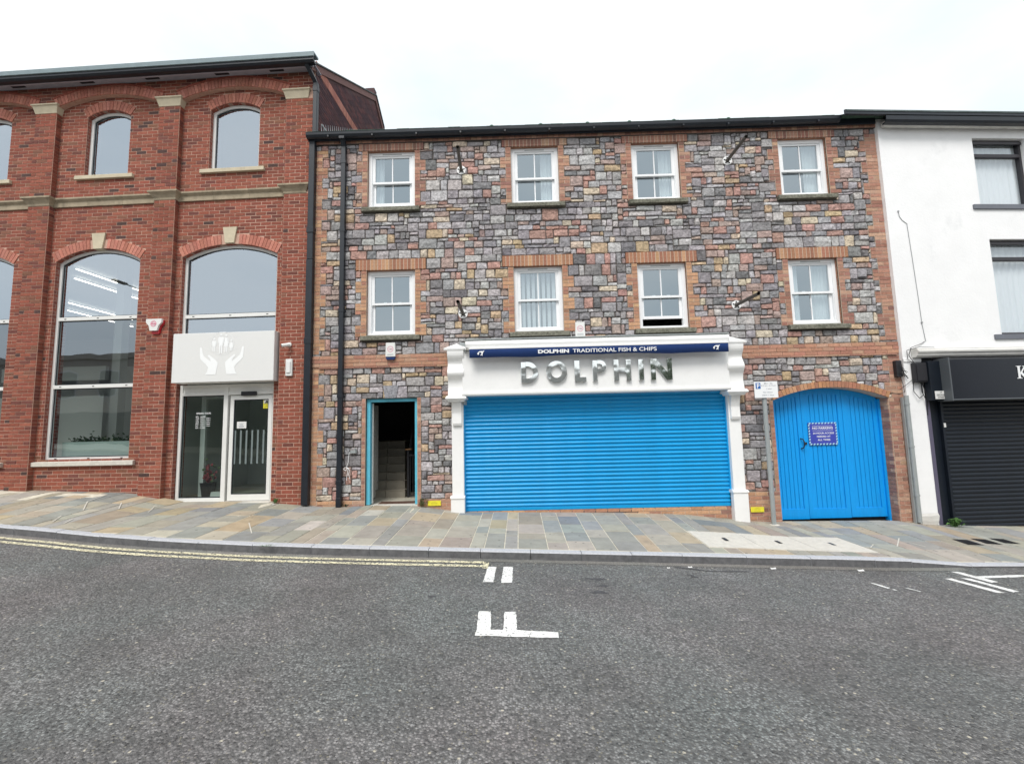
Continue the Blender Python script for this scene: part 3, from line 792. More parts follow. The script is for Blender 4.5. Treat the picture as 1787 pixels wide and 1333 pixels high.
# strip of brickwork between the last pier and the stone building
bs.finish(MT['brick'], 'brickwork')
mb = MB(); mb.face([(EL, -.009, -.6), (FAR, -.009, -.6), (FAR, -.009, .5), (EL, -.009, .5)]); mb.build('far_plinth', BT_RED, OB)
for i, o in enumerate(ops_b):
    if o['arch']['c'] < -9: continue
    voussoirs(OB, o['arch'], BY, .205, REDARCH, MT['brick'], key=(.16 if o['z0'] < 3 else None), rows=1)
for o in BIG[:3]: voussoirs(OB, o['arch'], 0, .195, REDARCH, MT['brick'], out=.014, rows=1)
for o in BIG[:3]:   # thin second ring, proud
    a = o['arch']; mb = MB(); mb.ring(arch_pts(a, 24, .235), arch_pts(a, 24, .20), -.022, .01, (.34, .1, .07)); mb.build('arch_label_course', MT['brick'], OB)
# keystones, string courses, capitals, sills
for c in (-1.765, -4.635, -7.44):
    mb = MB(); mb.prism([(c - .095, 5.50), (c + .095, 5.50), (c + .15, 5.84), (c - .15, 5.84)], BY - .035, BY + .1); mb.build('keystone', MT['ashlar'], OB)
def string(x0, x1, y, name='string_course'):
    mb = MB(); P = [(y + .02, 6.44), (y - .035, 6.45), (y - .035, 6.55), (y - .06, 6.575), (y - .085, 6.60), (y - .085, 6.635), (y + .02, 6.65)]
    mb.prism(P, x0, x1, axis='x'); mb.build(name, MT['ashlar_old'], OB)
for a, b in BAYS:
    n = 3; w = (b - a) / n
    for i in range(n): string(a + i * w + (.001 if i == 0 else .002), a + (i + 1) * w - (.001 if i == n - 1 else .002), BY)
for a, b in PIERS:
    mb = MB(); e = .0
    prof = [(0, 6.45), (.012, 6.46), (.015, 6.50), (.045, 6.55), (.075, 6.585), (.095, 6.60), (.095, 6.635), (.0, 6.65)]
    for (d0, z0), (d1, z1) in zip(prof[:-1], prof[1:]):
        A = [(a - d0, -d0, z0), (b + d0, -d0, z0), (b + d0, BY, z0), (a - d0, BY, z0)]; B = [(a - d1, -d1, z1), (b + d1, -d1, z1), (b + d1, BY, z1), (a - d1, BY, z1)]
        for i in range(4): j = (i + 1) % 4; mb.face([A[i], A[j], B[j], B[i]])
    mb.box(a, b, 0, BY, 6.45, 6.46)
    mb.build('pier_band', MT['ashlar_old'], OB)
    mb = MB(); z = 8.555
    prof = [(.0, 0), (.012, .0), (.018, .03), (.045, .13), (.055, .155), (.07, .16), (.07, .19), (0, .195)]
    for (d0, z0), (d1, z1) in zip(prof[:-1], prof[1:]):
        A = [(a - d0, -d0, z + z0), (b + d0, -d0, z + z0), (b + d0, BY, z + z0), (a - d0, BY, z + z0)]; B = [(a - d1, -d1, z + z1), (b + d1, -d1, z + z1), (b + d1, BY, z + z1), (a - d1, BY, z + z1)]
        for i in range(4): j = (i + 1) % 4; mb.face([A[i], A[j], B[j], B[i]])
    mb.build('capital', MT['ashlar'], OB)
for o in uppr:
    mb = MB(); mb.box(o['arch']['c'] - .70 if o is uppr[0] else o['arch']['c'] - .65, o['arch']['c'] + .70 if o is uppr[0] else o['arch']['c'] + .65, BY - .065, BY + .16, 7.045, 7.13, c=.006); mb.build('sill', MT['ashlar'], OB)
for o in tall:
    mb = MB(); x0, x1 = o['x0'] - .155, o['x1'] + .155
    mb.prism([(BY - .07, .99), (BY - .07, 1.07), (BY + .16, 1.105), (BY + .16, .99)], x0, x1, axis='x'); mb.build('sill', MT['conc'], OB)
# aluminium windows
def inset(o, d, top=None):
    x0, x1, z0 = o['x0'] + d, o['x1'] - d, o['z0'] + d
    if 'arch' in o:
        a = o['arch']; P = arch_pts(a, 16); r = a['r'] - d
        th = math.asin((a['hw'] - d) / r)
        P = [(a['c'] + r * math.sin(u), a['z0'] + r * math.cos(u)) for u in [-th + 2 * th * i / 16 for i in range(17)]]
    else: P = [(x0, o['z1'] - d), (x1, o['z1'] - d)]
    return [(x0, z0)] + P + [(x1, z0)]
def glazed(o, root, y, fr, mat, gl, bars=(), name='window', fw=.055, bw=.075, low=None, drips=True):
    mb = MB(); mb.ring(inset(o, .001), inset(o, fw), y, y + .07, closed=True)
    w = mb.build(name, mat, root)
    edges = [o['z0'] + fw] + [b for b in bars] + [99]
    prev = o['z0'] + fw; k = 0
    for b in list(bars) + [None]:
        top = b - bw / 2 if b else None
        oo = inset(o, fw)
        if top: P = [(oo[0][0], prev), (oo[0][0], top), (oo[-1][0], top), (oo[-1][0], prev)]
        else: P = [(oo[0][0], prev)] + oo[1:-1] + [(oo[-1][0], prev)]
        mbp = MB(); mbp.face([(p[0], y + .035, p[1]) for p in P]); mbp.build('pane', low if (low and k < len(bars)) else gl, w)
        mg = MB(); d = .018    # black gasket
        if top: mg.ring(P + [], [(P[0][0] + d, P[0][1] + d), (P[1][0] + d, P[1][1] - d), (P[2][0] - d, P[2][1] - d), (P[3][0] - d, P[3][1] + d)], y + .026, y + .033, closed=True)
        else:
            cx = (P[0][0] + P[-1][0]) / 2; cz = (P[0][1] + max(p[1] for p in P)) / 2
            Q = [(P[0][0] + d, P[0][1] + d)] + [(p[0] + (d if p[0] < cx - .3 else (-d if p[0] > cx + .3 else 0)), p[1] - d) for p in P[1:-1]] + [(P[-1][0] - d, P[-1][1] + d)]
            mg.ring(P, Q, y + .026, y + .033, closed=True)
        mg.build('gasket', MT['blackpvc'], w)
        if b:
            mbb = MB(); mbb.box(oo[0][0], oo[-1][0], y - .006, y + .06, b - bw / 2, b + bw / 2, c=.004)
            ob = mbb.build('transom', mat, w); prev = b + bw / 2
            if drips:
                md = MB()
                for t in (.09, .5, .91): xx = oo[0][0] + (oo[-1][0] - oo[0][0]) * t; md.box(xx - .022, xx + .022, y - .0085, y - .004, b - .009, b + .007)
                md.build('drain_cap', MT['darkmetal'], w)
        k += 1
    return w
YW = BY + .085
for o in tall: 
    w = glazed(o, OB, YW, .05, MT['alu'], G_OFF, bars=(2.60, 4.035), low=G_LOW)
    md = MB()
    for t in (.12, .5, .88): xx = o['x0'] + (o['x1'] - o['x0']) * t; md.box(xx - .022, xx + .022, YW - .0085, YW + .002, o['z0'] + .02, o['z0'] + .036)
    md.build('drain_cap', MT['darkmetal'], w)
for o in uppr: glazed(o, OB, YW, .05, MT['alu'], G_OFF, fw=.06)
# entrance bay: arched glazing above the sign, doors below it
eo = dict(ENTR, z0=3.50); glazed(eo, OB, YW, .05, MT['alu'], G_OFF, bars=(3.99,), low=G_OFF)
zt = .225
ent = MB()
x0, x1 = -2.765, -.755; xm0, xm1 = -1.83, -1.74
ent.box(x0, x0 + .06, YW, YW + .09, zt, 2.52, c=.004); ent.box(x1 - .06, x1, YW, YW + .09, zt, 2.52, c=.004)
ent.box(xm0, xm1, YW - .004, YW + .09, zt, 2.52, c=.004)
ent.box(x0 + .06, xm0, YW, YW + .09, zt, zt + .07, c=.004)
ent.box(x0 + .06, xm0, YW, YW + .09, 2.34, 2.40, c=.004); ent.box(xm1, x1 - .06, YW, YW + .09, 2.34, 2.40, c=.004)
ent.box(x0 + .06, xm0, YW + .02, YW + .07, 2.40, 2.50); ent.box(xm1, x1 - .06, YW + .02, YW + .07, 2.40, 2.50)
ent.box(x0, x1, YW - .002, YW + .09, 2.50, 2.56, c=.004)
es = ent.build('entrance_screen', MT['alu'], OB)
mb = MB(); mb.face([(x0 + .06, YW + .05, zt + .07), (xm0, YW + .05, zt + .07), (xm0, YW + .05, 2.34), (x0 + .06, YW + .05, 2.34)]); mb.build('pane', G_DOOR, es)
for (a, b) in ((x0 + .06, xm0),):
    mb = MB(); P = [(a, zt + .07), (a, 2.34), (b, 2.34), (b, zt + .07)]; d = .02
    mb.ring(P, [(a + d, zt + .07 + d), (a + d, 2.34 - d), (b - d, 2.34 - d), (b - d, zt + .07 + d)], YW + .03, YW + .045, closed=True); mb.build('gasket', MT['blackpvc'], es)
dr = MB(); a, b = xm1 + .045, x1 - .07; z0, z1 = zt + .01, 2.32; P = [(a, z0), (a, z1), (b, z1), (b, z0)]
Q = [(a + .075, z0 + .12), (a + .075, z1 - .08), (b - .075, z1 - .08), (b - .075, z0 + .12)]
dr.ring(P, Q, YW + .01, YW + .06, closed=True)
door = dr.build('glass_door', MT['alu'], OB)
mb = MB(); mb.face([(p[0], YW + .04, p[1]) for p in Q]); mb.build('pane', G_DOOR, door)
mb = MB(); d = .018; mb.ring(Q, [(Q[0][0] + d, Q[0][1] + d), (Q[1][0] + d, Q[1][1] - d), (Q[2][0] - d, Q[2][1] - d), (Q[3][0] - d, Q[3][1] + d)], YW + .02, YW + .035, closed=True); mb.build('gasket', MT['blackpvc'], door)
mb = MB()
for i in range(6):
    xx = a + .09 + i * .118; mb.face([(xx, YW + .036, .95), (xx + .035, YW + .036, .95), (xx + .035, YW + .036, 1.62), (xx, YW + .036, 1.62)])
mb.build('manifestation_stripe', M('etched_stripe', (.17, .21, .21), .7), door)
mb = MB(); mb.box(-1.45, -1.14, YW - .045, YW + .01, 2.315, 2.40, c=.008); mb.build('door_sensor', MT['darkmetal'], OB)
mb = MB(); mb.box(x0 - .05, x1 + .05, -.02, YW + .1, .12, zt, c=.004); mb.build('threshold', MT['conc'], OB)
# printed notices on the entrance glass
def place(name, root=None): return empty(name, (-4.15, 0, 0), math.radians(YL))
mb = MB(); mb.box(-1.555, -1.36, YW + .028, YW + .034, 1.66, 1.795); nt_ = mb.build('door_notice', MT['plastic_w'])
nt_.location = (-4.15, 0, 0); nt_.rotation_euler = (0, 0, math.radians(YL)); T(nt_, 'small white paper notice stuck inside the glass of the office door', 'notice')
mb = MB()
for i, (w, z) in enumerate(((.10, 1.755), (.07, 1.73), (.12, 1.705), (.09, 1.685))): mb.box(-1.46 - w / 2, -1.46 + w / 2, YW + .0268, YW + .0272, z - .005, z + .005)
mb.build('lettering', MT['grayprint'], nt_)
mb = MB(); mb.box(-1.02, -.865, YW + .028, YW + .033, 2.05, 2.235); st = mb.build('warning_sticker', MT['yellow']); st.location = nt_.location; st.rotation_euler = nt_.rotation_euler
T(st, 'yellow and white automatic door warning sticker in the top corner of the office door glass', 'sticker')
mb = MB(); mb.box(-1.01, -.875, YW + .0265, YW + .0275, 2.15, 2.225); mb.build('white_field', MT['plastic_w'], st)
mb = MB(); mb.prism([(-.995, 2.155), (-.89, 2.155), (-.9425, 2.222)], YW + .0255, YW + .0262); mb.text('AUTOMATIC', -.9425, YW + .0262, 2.125, w=.115, align='c', bold=.01); mb.text('DOOR', -.9425, YW + .0262, 2.09, w=.06, align='c', bold=.01); mb.text('KEEP CLEAR', -.9425, YW + .0262, 2.062, w=.115, align='c')
mb.build('lettering', MT['blackprint'], st)
oh = MB(); XX = -2.43
oh.text('OPENING HOURS', XX - .005, YW + .047, 1.965, w=.31, h=.035, bold=.02)
rows = [('MON', 'CLOSED'), ('TUES', '9.30am - 5.00pm'), ('WED', '9.30am - 5.00pm'), ('THUR', '9.30am - 5.00pm'), ('FRI', '9.30am - 5.00pm'), ('SAT', '9.30am - 1.00pm'), ('SUN', 'CLOSED')]
for i, (d_, h_) in enumerate(rows):
    z = 1.905 - i * .038; oh.text(d_, XX - .01, YW + .047, z, w=.06 if len(d_) < 4 else .07, h=.024, bold=.02); oh.text(h_, XX + .085, YW + .047, z, w=.11 if h_ == 'CLOSED' else .215, h=.024, bold=.02)
o = oh.build('opening_hours', MT['textwhite']); o.location = nt_.location; o.rotation_euler = nt_.rotation_euler
T(o, 'white opening hours lettering on the glass panel left of the office door', 'lettering')
# projecting sign box
sg = T(empty('office_sign', (-4.15, 0, 0), math.radians(YL)), 'pale grey box sign with white hands holding a family, above the glass entrance', 'sign')
mb = MB(); mb.box(-2.72, -.635, -.10, YW - .003, 2.58, 3.57, c=.006); mb.build('box', MT['signwhite'], sg)
pr = MB(); Y = -.1035
def E_(px, pz):      # emblem coordinates read from the logo (zoomed pixels) to metres on the sign
    return (-1.70 + (px - 860) / 1777 * 120 * .0118, 3.085 - (pz - 680) / 1333 * 90 * .0118 + .04)
hand = [(290, 500), (325, 485), (345, 520), (365, 620), (400, 710), (470, 770), (560, 835), (590, 850), (565, 780), (505, 720), (500, 690), (540, 685), (600, 730), (700, 810), (765, 880), (765, 940), (740, 1060), (720, 1180), (455, 1180), (500, 1110), (525, 1000), (470, 930), (370, 840), (310, 770), (298, 650)]
pr.face([(E_(*p)[0], Y, E_(*p)[1]) for p in hand]); pr.face([(E_(1720 - p[0], p[1])[0], Y, E_(1720 - p[0], p[1])[1]) for p in hand][::-1])
def disc(mb, cx, cz, r, y, n=16, col=None, ez=1):
    mb.face([(cx + r * math.cos(2 * math.pi * i / n), y, cz + r * ez * math.sin(2 * math.pi * i / n)) for i in range(n)], col)
def fig(cx, hy, top, mid, bot, w, skirt=False):
    c = E_(cx, hy); disc(pr, c[0], c[1], .022 if w > 55 else .017, Y - .0012)
    if skirt: P = [(cx - w * .35, top), (cx + w * .35, top), (cx + w * .6, mid), (cx - w * .6, mid)]
    else: P = [(cx - w * .5, top), (cx + w * .5, top), (cx + w * .45, mid), (cx - w * .45, mid)]
    pr.face([(E_(*p)[0], Y - .0012, E_(*p)[1]) for p in P])
    for s_ in (-1, 1):
        q = [(cx + s_ * w * .05, mid), (cx + s_ * w * .38, mid), (cx + s_ * w * .36, bot), (cx + s_ * w * .08, bot)]
        pr.face([(E_(*p)[0], Y - .0012, E_(*p)[1]) for p in q])
        q = [(cx + s_ * w * .5, top), (cx + s_ * w * .68, top + 30), (cx + s_ * w * .72, (top + mid) / 2 + 50), (cx + s_ * w * .5, (top + mid) / 2 + 40)]
        pr.face([(E_(*p)[0], Y - .0012, E_(*p)[1]) for p in q])
fig(655, 285, 330, 470, 610, 90); fig(830, 185, 240, 460, 660, 110); fig(965, 205, 260, 480, 630, 95, True); fig(1100, 330, 380, 520, 600, 80, True)
def ell(rx, rz, cx=865, cz=400, t=.0035, n=40):
    c = E_(cx, cz); O = [(c[0] + rx * math.cos(2 * math.pi * i / n), c[1] + rz * math.sin(2 * math.pi * i / n)) for i in range(n)]
    I = [(c[0] + (rx - t) * math.cos(2 * math.pi * i / n), c[1] + (rz - t) * math.sin(2 * math.pi * i / n)) for i in range(n)]
    for i in range(n): j = (i + 1) % n; pr.face([(O[i][0], Y - .0006, O[i][1]), (O[j][0], Y - .0006, O[j][1]), (I[j][0], Y - .0006, I[j][1]), (I[i][0], Y - .0006, I[i][1])])
ell(.24, .235, t=.006); ell(.42, .16)
pr.build('emblem', MT['signprint'], sg)
# gutter, soffit, roof, gable of the office building
mb = MB(); mb.box(EL, .10, -.24, .12, 9.15, 9.17); mb.box(EL, .10, -.245, -.215, 9.06, 9.15); mb.build('soffit', MT['soffit'], OB)
for k, c in enumerate((-.76, -1.95, -3.49, -4.95, -6.52, -8.0)):
    mb = MB(); mb.box(c - .15, c + .15, -.19, -.07, 9.138, 9.152); mb.build('soffit_vent', MT['darkmetal'], OB)
mb = MB(); mb.prism([(-.25, 9.065), (-.34, 9.065), (-.375, 9.10), (-.375, 9.215), (-.36, 9.215), (-.355, 9.11), (-.25, 9.11)], EL, .17, axis='x'); mb.build('gutter', MT['blackpvc'], OB)
mb = MB(); mb.prism([(-.379, 9.15), (-.40, 9.155), (-.405, 9.245), (-.2, 9.262), (-.2, 9.22), (-.379, 9.217)], EL, .19, axis='x'); mb.build('gutter_edge', MT['greygutter'], OB)
rf = MB(); ridge = (3.55, 11.36)
rf.face([(EL, -.22, 9.24), (.04, -.22, 9.24), (.04, ridge[0], ridge[1]), (EL, ridge[0], ridge[1])])
rf.face([(EL, ridge[0], ridge[1]), (.04, ridge[0], ridge[1]), (.04, 7.5, 9.2), (EL, 7.5, 9.2)])
roof = rf.build('roof', MT['slate'], OB)
# gable wall rising behind the stone building
gb = MB(); G = [(.02, 7.0), (.02, 9.18), (3.54, 11.22), (4.22, 10.72), (4.95, 9.75), (5.6, 7.0)]
gb.prism(G, -.3, 0.021, axis='x'); gable = gb.build('gable_wall', BT_DARK, OB)
gb = MB()
for k in range(60):
    za = 7.35 + k * .075
    for j in range(26):
        ya = .10 + j * .225 + (k % 2) * .1125; yb = ya + .215
        zt_ = min(np.interp((ya + yb) / 2, [.02, 3.54, 4.22, 4.95, 5.6], [9.12, 11.1, 10.6, 9.6, 7.0]), 99)
        if za + .075 > zt_ or yb > 5.2: continue
        if 9.22 < za + .03 < 9.40: continue
        gb.box(.022, .029, ya, yb, za + .005, za + .07, pick([((.10, .048, .052), 3), ((.075, .04, .048), 3), ((.13, .055, .055), 1.5)]), skip='l')
gb.build('gable_bricks', MT['brick'], OB, kind='stuff')
gb = MB()
for j in range(60):
    ya = .02 + j * .075
    if ya > 4.6: break
    gb.box(.022, .034, ya + .004, ya + .071, 9.215, 9.415, pick([((.42, .17, .13), 1), ((.48, .21, .16), 1)]), skip='l')
gb.build('gable_band', MT['brick'], OB, kind='stuff')
gb = MB(); V_ = [(-.2, 9.14), (3.54, 11.30), (4.24, 10.78)]
for (a, b) in zip(V_[:-1], V_[1:]):
    gb.add([(.0, a[0], a[1] - .12), (.06, a[0], a[1] - .12), (.06, a[0], a[1] + .04), (.0, a[0], a[1] + .04), (.0, b[0], b[1] - .12), (.06, b[0], b[1] - .12), (.06, b[0], b[1] + .04), (.0, b[0], b[1] + .04)],
           [(0, 1, 2, 3), (7, 6, 5, 4), (1, 5, 6, 2), (2, 6, 7, 3), (0, 4, 5, 1)], (.22, .125, .115))
gb.build('verge_course', MT['brick'], OB)
gb = MB()
for (a, b) in zip(V_[:-1], V_[1:]):
    gb.add([(-.3, a[0], a[1] + .045), (.09, a[0], a[1] + .045), (.09, a[0], a[1] + .075), (-.3, a[0], a[1] + .075), (-.3, b[0], b[1] + .045), (.09, b[0], b[1] + .045), (.09, b[0], b[1] + .075), (-.3, b[0], b[1] + .075)], [(0, 1, 2, 3), (7, 6, 5, 4), (1, 5, 6, 2), (2, 6, 7, 3), (0, 4, 5, 1)])
gb.build('verge_tiles', MT['slate'], OB)
gb = MB(); gb.box(-.22, .05, 3.42, 3.62, 11.25, 11.52, c=.01); gb.build('ridge_finial', BT_DARK, OB)
# rainwater pipe at the joint of the two buildings
dp = MB(); PX = .045
dp.box(PX - .065, PX + .065, -.12, -.005, .17, 5.0, c=.008); dp.box(PX - .06, PX + .06, -.115, -.005, 5.0, 7.53, c=.008)
dp.box(PX - .072, PX + .072, -.127, -.005, 3.28, 3.40, c=.006); dp.box(PX - .072, PX + .072, -.127, -.005, 5.55, 5.67, c=.006)
dp.box(PX - .005, PX + .085, -.11, -.02, 7.66, 8.82, c=.008); dp.box(PX - .012, PX + .092, -.117, -.015, 8.62, 8.74, c=.006)
dp.add([(PX + .0, -.11, 8.80), (PX + .085, -.11, 8.80), (PX + .085, -.02, 8.80), (PX, -.02, 8.80), (PX - .10, -.31, 9.06), (PX - .015, -.31, 9.06), (PX - .015, -.22, 9.10), (PX - .10, -.22, 9.10)], [(0, 1, 5, 4), (1, 2, 6, 5), (2, 3, 7, 6), (3, 0, 4, 7), (4, 5, 6, 7), (3, 2, 1, 0)])
T(dp.build('downpipe', MT['blackpvc'], OB))
# interior of the office: floor, back wall, partitions, ceiling, light strips
it = MB(); it.face([(EL, .5, .24), (-.1, .5, .24), (-.1, 12, .24), (EL, 12, .24)]); it.build('floor', MT['tile'], OB)
it = MB(); it.face([(EL - 6, 12, -.5), (0, 12, -.5), (0, 12, 9.2), (EL - 6, 12, 9.2)]); it.face([(EL - 6, .42, 6.3), (0, .42, 6.3), (0, 12, 6.3), (EL - 6, 12, 6.3)])
it.face([(-.05, .42, -.5), (-.05, 12, -.5), (-.05, 12, 9.2), (-.05, .42, 9.2)]); it.face([(EL - 6, .42, -.5), (EL - 6, 12, -.5), (EL - 6, 12, 9.2), (EL - 6, .42, 9.2)])
it.face([(EL - 6, .42, 9.0), (0, .42, 9.0), (0, 12, 9.0), (EL - 6, 12, 9.0)]); it.build('room_lining', MT['interior'], OB)
it = MB(); it.box(-5.55, -5.35, 1.5, 1.7, .24, 6.2); it.box(-9.2, -6.4, 2.2, 2.3, .24, 2.6); it.box(-9.2, -6.4, 2.2, 2.3, 3.0, 3.35); it.build('partition', MT['interiorlight'], OB)
it = MB(); it.box(-3.2, -3.1, .45, 5, .24, 3.2); it.box(-9.5, -6.1, 3.2, 3.3, .24, 3.0); it.box(-6.0, -5.3, 2.1, 2.2, .24, 3.3); it.box(-3.1, -.1, 3.0, 3.1, .24, 3.3)
it.build('partition', MT['interiorlight'], OB)
it = MB(); it.box(-2.6, -2.5, .6, .66, .24, 2.4); it.box(-2.5, -1.95, .6, .66, .24, .36); it.box(-1.95, -1.88, .6, .66, .24, 2.4); it.box(-2.5, -1.95, .6, .66, 2.3, 2.4); it.build('lobby_frame', MT['alu'], OB)
for sx, ya, yb in ((-8.15, 2.9, 5.6), (-8.95, 3.6, 7.4), (-11.6, 5.4, 8.4), (-12.6, 6.4, 9.5)):
    it = MB(); it.box(sx - .014, sx + .014, ya, yb, 6.2, 6.225); it.build('ceiling_strip_light', MT['strip'], OB)
for o in tall[:3]:
    c = o['arch']['c']
    it = MB(); it.box(o['x0'] + .1, o['x1'] + .02, .42, .45, 1.12, 1.46); T(it.build('planter_screen', MT['frost'], OB))
# ------------------------------------------------------------------ MIDDLE: rubble stone building
U = .0375
SX0, SX1 = -4.13, 7.4375
SB = T(empty('stone_building', (0, 0, 0)), 'three storey building of multicoloured rubble stone with orange brick quoins and eight white sash windows', 'building')
def gx_(k): return -4.15 + U * k
WIN = []
for k0, k1 in ((31, 57), (110, 136), (176, 202), (256, 282)):
    WIN.append(dict(x0=gx_(k0), x1=gx_(k1), z0=162 * U, z1=195 * U, row=1))
for k0, k1 in ((31, 57), (110, 136), (176, 202), (256, 282)):
    WIN.append(dict(x0=gx_(k0), x1=gx_(k1), z0=91 * U, z1=127 * U, row=2))
DOOR = dict(x0=gx_(31), x1=gx_(58), z0=-.5, z1=58 * U)
GA = arch(6.035, 1.105, 1.955, 2.18)
GATE = dict(x0=4.93, x1=7.14, z0=-.8, z1=2.2, arch=GA)
SHOP = dict(x0=-1.06, x1=4.01, z0=-.02, z1=2.9)
ops = WIN + [DOOR, GATE, SHOP]
mb = MB(); wall(mb, SX0, SX1, -.9, 7.62, ops, .013, .33); mb.face([(SX1, .013, -.9), (SX1, .33, -.9), (SX1, .33, 7.62), (SX1, .013, 7.62)])
mb.build('wall', MT['mortar_dark'], SB)
for o in WIN:
    mb = MB(); reveal(mb, o, .004, .33); mb.build('reveal', BT_TAN, SB)
mb = MB(); reveal(mb, DOOR, .013, .33); mb.build('door_reveal', MT['mortar_dark'], SB)

# occupancy grid for stones
NX, NZ = 309, 199; K0 = -24
occ = np.zeros((NX, NZ - K0), bool)
def block(x0, x1, z0, z1):
    a = int(round((x0 + 4.15) / U)); b = int(round((x1 + 4.15) / U)); c = int(round(z0 / U)) - K0; d = int(round(z1 / U)) - K0
    occ[max(a, 0):max(b, 0), max(c, 0):max(d, 0)] = True
bq = BrickSet(SB)
def bc(x0, x1, z0, z1, tab, y=0.0, out=.010, g=.009, phase=0.0, stretch=False):
    courses(bq, x0, x1, z0, z1, y, tab, out=out, g=g, phase=phase)
ublk = 6 * U
tabs = lambda z, x: (TANL if (x < 1.5) else SALM)
qm = MB()
def brickrow(x0, x1, z, tab, i):
    """one course of bricks; whole stretchers and headers"""
    w = x1 - x0; g = .0055; qm.box(x0, x1, -.006, .02, z, z + 2 * U, skip='k')
    if w < .13: cuts = [x0, x1]
    elif w < .25: cuts = [x0, x1] if i % 2 == 0 else [x0, x0 + w / 2, x1]
    elif w < .36: cuts = [x0, x0 + w * 2 / 3, x1] if i % 2 == 0 else [x0, x0 + w / 3, x1]
    else:
        cuts = [x0]; s_ = x0 - (.1125 if i % 2 else 0)
        while s_ < x1:
            s_ += .225
            if s_ > x0 + .03 and s_ < x1 - .03: cuts.append(s_)
        cuts.append(x1)
    for a, b in zip(cuts[:-1], cuts[1:]): bq.add(a + g, b - g, z + g, z + 2 * U - g, 0.0, .012 + R.uniform(-.003, .003), pick(tab))
for o in WIN:
    top = o['z1']; n = int(round((top - o['z0']) / U)); tb = SALM if (o['row'] == 1 or o['x0'] > 5) else TANL
    for j in range(n // 2):
        z = top - (j + 1) * 2 * U
        wide = (j // 3) % 2 == 1
        w = (6 if wide else 3) * U
        brickrow(o['x0'] - w, o['x0'], z, tb, j); brickrow(o['x1'], o['x1'] + w, z, tb, j + 1)
        block(o['x0'] - w, o['x1'] + w, z, z + 2 * U)
    block(o['x0'] - 3 * U, o['x1'] + 3 * U, o['z0'] - 3 * U, o['z0'] + 2 * U)       # sill + odd half course
    if n % 2:
        for a, b in ((o['x0'] - 3 * U, o['x0']), (o['x1'], o['x1'] + 3 * U)): bq.add(a + .004, b - .004, o['z0'] + .002, o['z0'] + U - .004, 0, .01, pick(tb))
    # soldier course lintel
    lz0, lz1 = top, top + (6 if o['row'] == 2 else 4) * U
    lx0, lx1 = o['x0'] - 6 * U, o['x1'] + 6 * U
    if o['row'] == 1: lx0, lx1 = o['x0'] - 5 * U, o['x1'] + 5 * U
    nb = int(round((lx1 - lx0) / .0745))
    lt = MB()
    for i in range(nb):
        a = lx0 + (lx1 - lx0) * i / nb; b = lx0 + (lx1 - lx0) * (i + 1) / nb
        q = MB(); q.box(-(b - a) / 2 + .006, (b - a) / 2 - .006, -.022 - R.uniform(0, .004), .03, -(lz1 - lz0) / 2 + .003, (lz1 - lz0) / 2 - .003, pick(tb if o['row'] == 1 else [((.42, .215, .13), 3), ((.36, .17, .11), 3), ((.50, .29, .17), 1.5)]), c=.003)
        q.build('lintel_brick', MT['brick'], SB, loc=((a + b) / 2, 0, (lz0 + lz1) / 2))
    mq = MB(); mq.box(lx0 + .01, lx1 - .01, -.018, .05, lz0 + .004, lz1 - .004, (.5, .42, .32)); mq.build('lintel_mortar', M('lintel_mortar', (.56, .46, .36), .9) if 'lintel_mortar' not in bpy.data.materials else bpy.data.materials['lintel_mortar'], SB)
    block(lx0, lx1, lz0, lz1)
# corner quoins
for j in range(-9, 98):
    z = j * 2 * U
    if 75 * U - .01 < z < 81 * U - .01: continue
    if z > NZ * U - .03: break
    wl = (9 if (j // 3) % 2 == 0 else 6) * U; wr = (9 if (j // 3) % 2 == 1 else 6) * U
    brickrow(SX0, -4.15 + wl, z, TANL if z < 5.5 else (SALM if (j % 3 == 0) else TANL), j); block(-4.15, -4.15 + wl, z, z + 2 * U)
    if z < 2.0 and z > -.5 - 1:
        if z < 1.93: brickrow(7.145, SX1, z, SALM, j); block(7.145 - .0, SX1 + U, z, z + 2 * U); continue
    brickrow(SX1 - wr, SX1, z, SALM, j); block(SX1 - wr, SX1 + U, z, z + 2 * U)
# band course above the ground floor
for j in range(3): 
    z = 75 * U + j * 2 * U
    for x0, x1 in ((SX0, -1.30), (4.28, SX1)):
        s_ = x0 - (j % 2) * .1125
        while s_ < x1:
            a = max(x0, s_); b = min(x1, s_ + .225)
            if b - a > .03: bq.add(a + .0045, b - .0045, z + .0045, z + 2 * U - .0045, -.012, .014 + R.uniform(-.003, .003), pick([((.46, .245, .165), 3), ((.41, .205, .15), 3), ((.50, .30, .21), 1.5)]))
            s_ += .225
for a_, b_ in ((SX0, -1.30), (4.28, SX1)): mb = MB(); mb.box(a_, b_, -.014, .05, 75 * U, 81 * U); mb.build('band_mortar', bpy.data.materials['lintel_mortar'], SB)
for x0, x1 in ((SX0 + 6 * U, -1.35), (4.4, SX1 - .05)):
    n = int((x1 - x0) / .225)
    for i in range(n):
        a = x0 + (x1 - x0) * i / n; b = x0 + (x1 - x0) * (i + 1) / n; bq.add(a + .003, b - .003, 75 * U - .03, 75 * U - .003, -.02, .022, pick(SALM))
block(-4.15, 7.46, 75 * U - U * .4, 81 * U)
